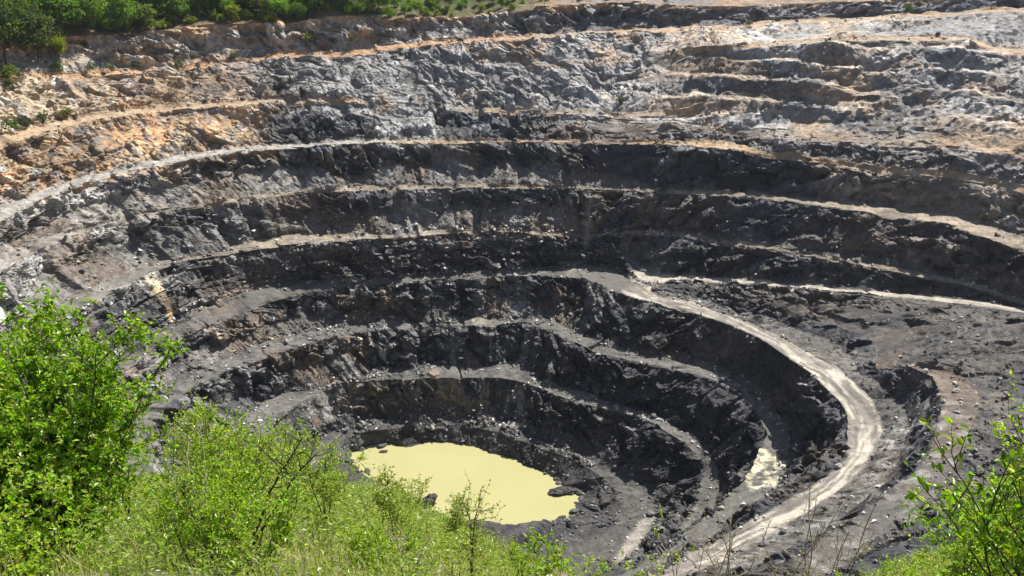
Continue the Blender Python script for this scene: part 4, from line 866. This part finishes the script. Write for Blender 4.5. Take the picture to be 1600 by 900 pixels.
shrub_object('leafy_bush', 'soft yellow-green bush filling the gap behind the leaning sapling', 'bush', on_bank(-4.6, 12.6), 421, OLIVE, stems=14, height=2.0, spread=.7, side_n=10, twig_n=5, leaf_n=10, leaf_size=.058, base_r=.012, pale=.35, twig_len=.3)
shrub_object('leafy_bush', 'spreading bush with fresh lime leaves at the foot of the leaning sapling', 'bush', on_bank(-3.6, 8.3), 422, LIME, stems=12, height=1.1, spread=.95, side_n=8, twig_n=4, leaf_n=10, leaf_size=.05, base_r=.01, pale=.2, twig_len=.25)
shrub_object('leafy_bush', 'feathery pale bush on the bank edge above the left pond shore', 'bush', on_bank(-7.6, 19.5), 423, OLIVE, stems=13, height=2.3, spread=.6, side_n=9, twig_n=5, leaf_n=10, leaf_size=.07, base_r=.014, pale=.4, twig_len=.35)
shrub_object('leafy_bush', 'leafy bush low on the bank left of the forked sapling', 'bush', on_bank(-1.9, 10.2), 424, LIME, stems=11, height=.95, spread=.9, side_n=8, twig_n=4, leaf_n=9, leaf_size=.052, base_r=.01, pale=.3, twig_len=.25)

shrub_object('leafy_bush', 'tall fine-leaved bright bush behind the broad-leaved one', 'bush', on_bank(5.7, 7.4), 425, LIME, stems=14, height=3.3, spread=.30, side_n=12, twig_n=5, leaf_n=10, leaf_size=.06, base_r=.016, low=.2, pale=.25, twig_len=.28)
for k, (x, y, h_, lab) in enumerate(((-6.9, 13.2, 2.6, 'upright sapling with dark stem rising behind the big dense bush'), (-3.0, 11.6, 1.9, 'slim sapling with feathery leaves right of the leaning one'), (-5.2, 17.8, 2.6, 'wispy sapling on the bank edge left of the pond'),
                                     (-2.3, 14.6, 1.7, 'short wispy sapling below the left end of the pond'), (.2, 15.5, 1.5, 'small sapling just right of the forked one'), (-1.6, 18.5, 1.6, 'thin sapling in the weeds below the middle of the pond'))):
    shrub_object('sapling', lab, 'sapling', on_bank(x, y), 430 + k, OLIVE if k % 2 else LIME, stems=3, height=h_, spread=.22, lean=(.12 * (-1) ** k, 0), side_n=13, twig_n=4, leaf_n=12, leaf_size=.058, base_r=.018, low=.3, pale=.3, twig_len=.28)
for k, (x, y, h_, lab) in enumerate(((-1.3, 8.6, 1.3, 'bare grey twigs sticking out of weeds beside the low leafy bush'), (2.6, 9.4, 2.4, 'bare forked twigs in front of the pale spill'), (-3.9, 9.2, 1.8, 'dead grey stems standing in the lime bush'))):
    shrub_object('dry_shrub', lab, 'shrub', on_bank(x, y), 440 + k, (.30, .30, .06), stems=4, height=h_, spread=.3, side_n=5, twig_n=2, leaf_n=1, leaf_size=.03, base_r=.015, low=.3, bark=M_TWIG, pale=.6, twig_len=.25)

# ------------------------------------------------------------------ woods along the far rim
def crown_mesh(name, seed, height, width, clumps, per, leaf, base, shape='round', bare=.25):
    """clumps of leaf faces spread through the crown's volume"""
    r = np.random.default_rng(seed); P, D = [], []
    for c in range(clumps):
        while True:
            q = r.uniform(-1, 1, 3)
            if (q ** 2).sum() < 1: break
        q *= (.45 + .7 * r.random()) / max(np.linalg.norm(q), .3) ** .5
        taper = 1 - (.55 if shape == 'cone' else .25) * max(q[2], 0)
        cen = np.array([q[0] * width / 2 * taper, q[1] * width / 2 * taper, height * (bare + (1 - bare) * (.5 + .46 * q[2]))])
        rad = width * r.uniform(.08, .19)
        g = r.normal(size=(per, 3)); g /= np.linalg.norm(g, axis=1, keepdims=True); g *= rad * r.uniform(.35, 1.1, (per, 1)); g[:, 2] *= .75
        P.append(cen + g); D.append(g + r.normal(size=(per, 3)) * rad * .6)
    P, D = np.vstack(P), np.vstack(D); n = len(P)
    v, f, k = leaves(P, D, leaf * r.uniform(.6, 1.4, n), r, .8, .3)
    tint = np.array([r.uniform(.8, 1.45), r.uniform(.85, 1.15), r.uniform(.8, 1.3)])
    c = np.array(base)[None] * tint * np.repeat(r.uniform(.65, 1.4, (clumps, 1)), per, 0) * (1 + .22 * r.normal(size=(n, 1)))
    return mesh_np(name, v, f, False, np.repeat(np.clip(c, .01, .4), k, 0))
def trunk_mesh(name, seed, height, rad):
    r = np.random.default_rng(seed); st = grow(r, (0, 0, -.6), (0, 0, 1), height * .8, 7, .06, .05); paths = [(st, rad * np.linspace(1, .3, 8))]
    for b in range(5):
        i = int(r.integers(2, 6)); v = r.normal(size=3); v[2] = abs(v[2]) + .4
        paths.append((grow(r, st[i], v, height * .35, 4, .12, .08), rad * .4 * np.linspace(1, .3, 5)))
    v, f = tubes(paths, 6); return mesh_np(name, v, f, True)
KINDS = {}
def tree_kind(key, label, cat, name, group, variants, height, width, clumps, per, leaf, base, shape='round', bare=.25):
    KINDS[key] = (label, cat, name, group, [(crown_mesh('crown', 500 + hash_(key) + k, height, width, clumps, per, leaf, base, shape, bare), trunk_mesh('trunk', 600 + k, height, height * .018)) for k in range(variants)])
def hash_(s): return sum(ord(c) * (i + 3) for i, c in enumerate(s)) % 997
tree_kind('dark', 'dark green full-crowned tree in the wood on the far rim', 'tree', 'broadleaf_tree', 'dark trees on the far rim', 6, 11, 9, 60, 34, .55, (.05, .10, .012))
tree_kind('mid', 'bright green rounded tree in the wood on the far rim', 'tree', 'broadleaf_tree', 'bright green trees on the far rim', 7, 8, 7.5, 50, 32, .5, (.12, .20, .02))
tree_kind('bush', 'low yellow-green bush along the far rim edge', 'bush', 'rim_bush', 'low bushes along the far rim', 4, 3.6, 4.6, 34, 26, .36, (.16, .23, .03), bare=.05)
tree_kind('scrub', 'small dull green shrub growing on a high pit bench', 'shrub', 'bench_shrub', 'shrubs growing on the high benches', 3, 2.0, 3.0, 20, 22, .28, (.075, .10, .024), bare=.0)
def plant(key, pos, s, label=None):
    lab, cat, name, group, vs_ = KINDS[key]; crown, trunk = vs_[int(rng.integers(0, len(vs_)))]
    o = empty(name, pos, rng.uniform(0, 6.3), s); o.scale = (s * rng.uniform(.8, 1.2), s * rng.uniform(.8, 1.2), s * rng.uniform(.85, 1.3)); tag(o, label or lab, cat, None if label else group)
    link('crown', crown, M_FARLEAF, o); link('trunk', trunk, M_BARK, o); return o
def hill_point(p, dr):
    """ground point dr metres behind the rim crest at angle p"""
    j = int(np.argmin(np.abs(phw - p))); a0 = seg_rows[ORDER.index('B9c')][0]
    rr = np.hypot(Vg[a0:, j, 0] - PIT[0], Vg[a0:, j, 1] - PIT[1]); i = a0 + int(np.argmin(np.abs(rr - (RZ['B9c'][0][j] + dr))))
    return Vg[i, j]
for p in np.arange(80, 168, .95):
    for row, (dr, keys) in enumerate(((3, ('bush', 'bush', 'mid')), (10, ('mid', 'bush', 'dark', 'mid')), (19, ('mid', 'dark', 'mid')), (30, ('dark', 'mid')), (44, ('dark', 'mid')))):
        pp = p + rng.uniform(-.6, .6); thin = 1 - sstep(92, 108, pp)
        if rng.random() < (.12 if row == 0 else .06) + .5 * float(thin): continue
        if row >= 2 and rng.random() < .2: continue
        key = keys[int(rng.integers(0, len(keys)))]
        if pp < 106 and key == 'dark': key = 'mid'
        s = rng.uniform(.8, 1.3) * (.6 if pp < 106 else 1.15) * (.8 if 112 < pp < 135 and row < 2 else 1)
        pos = hill_point(pp, dr + rng.uniform(-2, 3))
        rp = 'the thin wood above the long dark face' if pp < 100 else 'the wood above the middle top face' if pp < 118 else 'the wood by the gap in the top face' if pp < 130 else 'the wood above the weathered brown face' if pp < 148 else 'the wood round the tallest dark tree'
        rw = ('at the edge of', 'just inside', 'inside', 'deep inside', 'at the back of')[row]
        lab = '%s %s %s' % ({'dark': 'dark green tree', 'mid': 'bright green tree', 'bush': 'low yellow-green bush'}[key], rw, rp)
        o = plant(key, pos - np.array([0, 0, .3]), s); o['label'] = lab; o['group'] = 'set of ' + lab
for p in np.arange(60, 86, 2.2):
    if rng.random() < .7: plant('bush', hill_point(p + rng.uniform(-1, 1), rng.uniform(4, 12)) - np.array([0, 0, .2]), rng.uniform(.35, .7))
plant('dark', Vn[np.argmin(((P0 - [-162, 289, 106]) ** 2).sum(1))] - np.array([0, 0, .5]), 1.9, 'tallest dark green tree at the left end of the rim wood')
plant('dark', Vn[np.argmin(((P0 - [-156, 299, 107.5]) ** 2).sum(1))] - np.array([0, 0, .5]), 1.5, 'dark tree leaning over the weathered top face beside the tallest tree')
plant('dark', Vn[np.argmin(((P0 - [-167, 279, 106]) ** 2).sum(1))] - np.array([0, 0, .5]), 1.5, 'dark spreading tree left of the tallest rim tree')
plant('mid', Vn[np.argmin(((P0 - [-151, 303, 108]) ** 2).sum(1))] - np.array([0, 0, .4]), 1.1, 'rounded bright tree on the slope between dark tree and weathered face')
plant('bush', Vn[np.argmin(((P0 - [-158, 284, 104.5]) ** 2).sum(1))] - np.array([0, 0, .3]), 1.2, 'bushy undergrowth at the foot of the tallest dark tree')
plant('mid', (-90, 343, 112.5), .8, 'dark green bush growing in the gap of the top face')
plant('bush', (-86.5, 341, 110.8), .8, 'ragged bush on the earth slope below the gap in the top face')
plant('bush', (-76.3, 341, 109.4), .75, 'bright yellow-green bush on the highest bench by the gap')
for x, y, z, s in ((-148, 259.6, 92.4, 1.3), (-147, 265.9, 92.8, 1.0), (-144, 271.5, 92.8, .9), (-140, 277.3, 92.7, 1.1), (-139, 312, 102.6, 1.0), (-143.6, 308, 103, .9), (-132, 317, 102.5, .7), (-119, 323.4, 101.8, .9), (-151, 300, 104, 1.2),
                   (-159, 285, 105, 1.4), (-157, 281, 104.5, 1.0), (39.5, 321, 89.3, 1.0), (90.5, 351, 113.2, .8), (153.8, 360, 117.4, 1.2), (-101, 331, 104.5, .8), (-67, 343, 108.5, .6), (-52, 345, 108.2, .6), (-60, 344, 108.3, .8)):
    i = np.argmin(((P0 - [x, y, z]) ** 2).sum(1)); o = plant('scrub', Vn[i] - np.array([0, 0, .1]), s * 1.4)
    where = 'orange bench below the dust slope' if z < 95 and x < 0 else 'slump beside the orange bench' if z < 95 else 'highest bench under the rim wood' if x < -90 else 'highest bench by the gap in the top face' if x < 0 else 'high bench under the long dark top face'
    o['label'] = 'small dull green shrub growing on the ' + where; o['group'] = 'shrubs on the ' + where

# ------------------------------------------------------------------ dusty air over the pit
hx0, hx1, hy0, hy1, hz0, hz1 = -620, 620, -320, 780, -12, 260
hv = np.array([(x, y, z) for x in (hx0, hx1) for y in (hy0, hy1) for z in (hz0, hz1)], float)
hf = np.array([(0, 1, 3, 2), (4, 6, 7, 5), (0, 4, 5, 1), (2, 3, 7, 6), (0, 2, 6, 4), (1, 5, 7, 3)])
hm = bpy.data.materials.new('dusty_air'); hm.use_nodes = True; ht_ = hm.node_tree; ht_.nodes.clear()
ho = ht_.nodes.new('ShaderNodeOutputMaterial'); hp = ht_.nodes.new('ShaderNodeVolumePrincipled')
hp.inputs['Color'].default_value = (.80, .88, 1.0, 1); hp.inputs['Density'].default_value = 0.00006; hp.inputs['Anisotropy'].default_value = 0.3
ht_.links.new(hp.outputs[0], ho.inputs['Volume'])
tag(link('haze', mesh_np('haze', hv, hf), hm), 'thin pale haze filling the air of the pit', 'haze', kind='stuff')
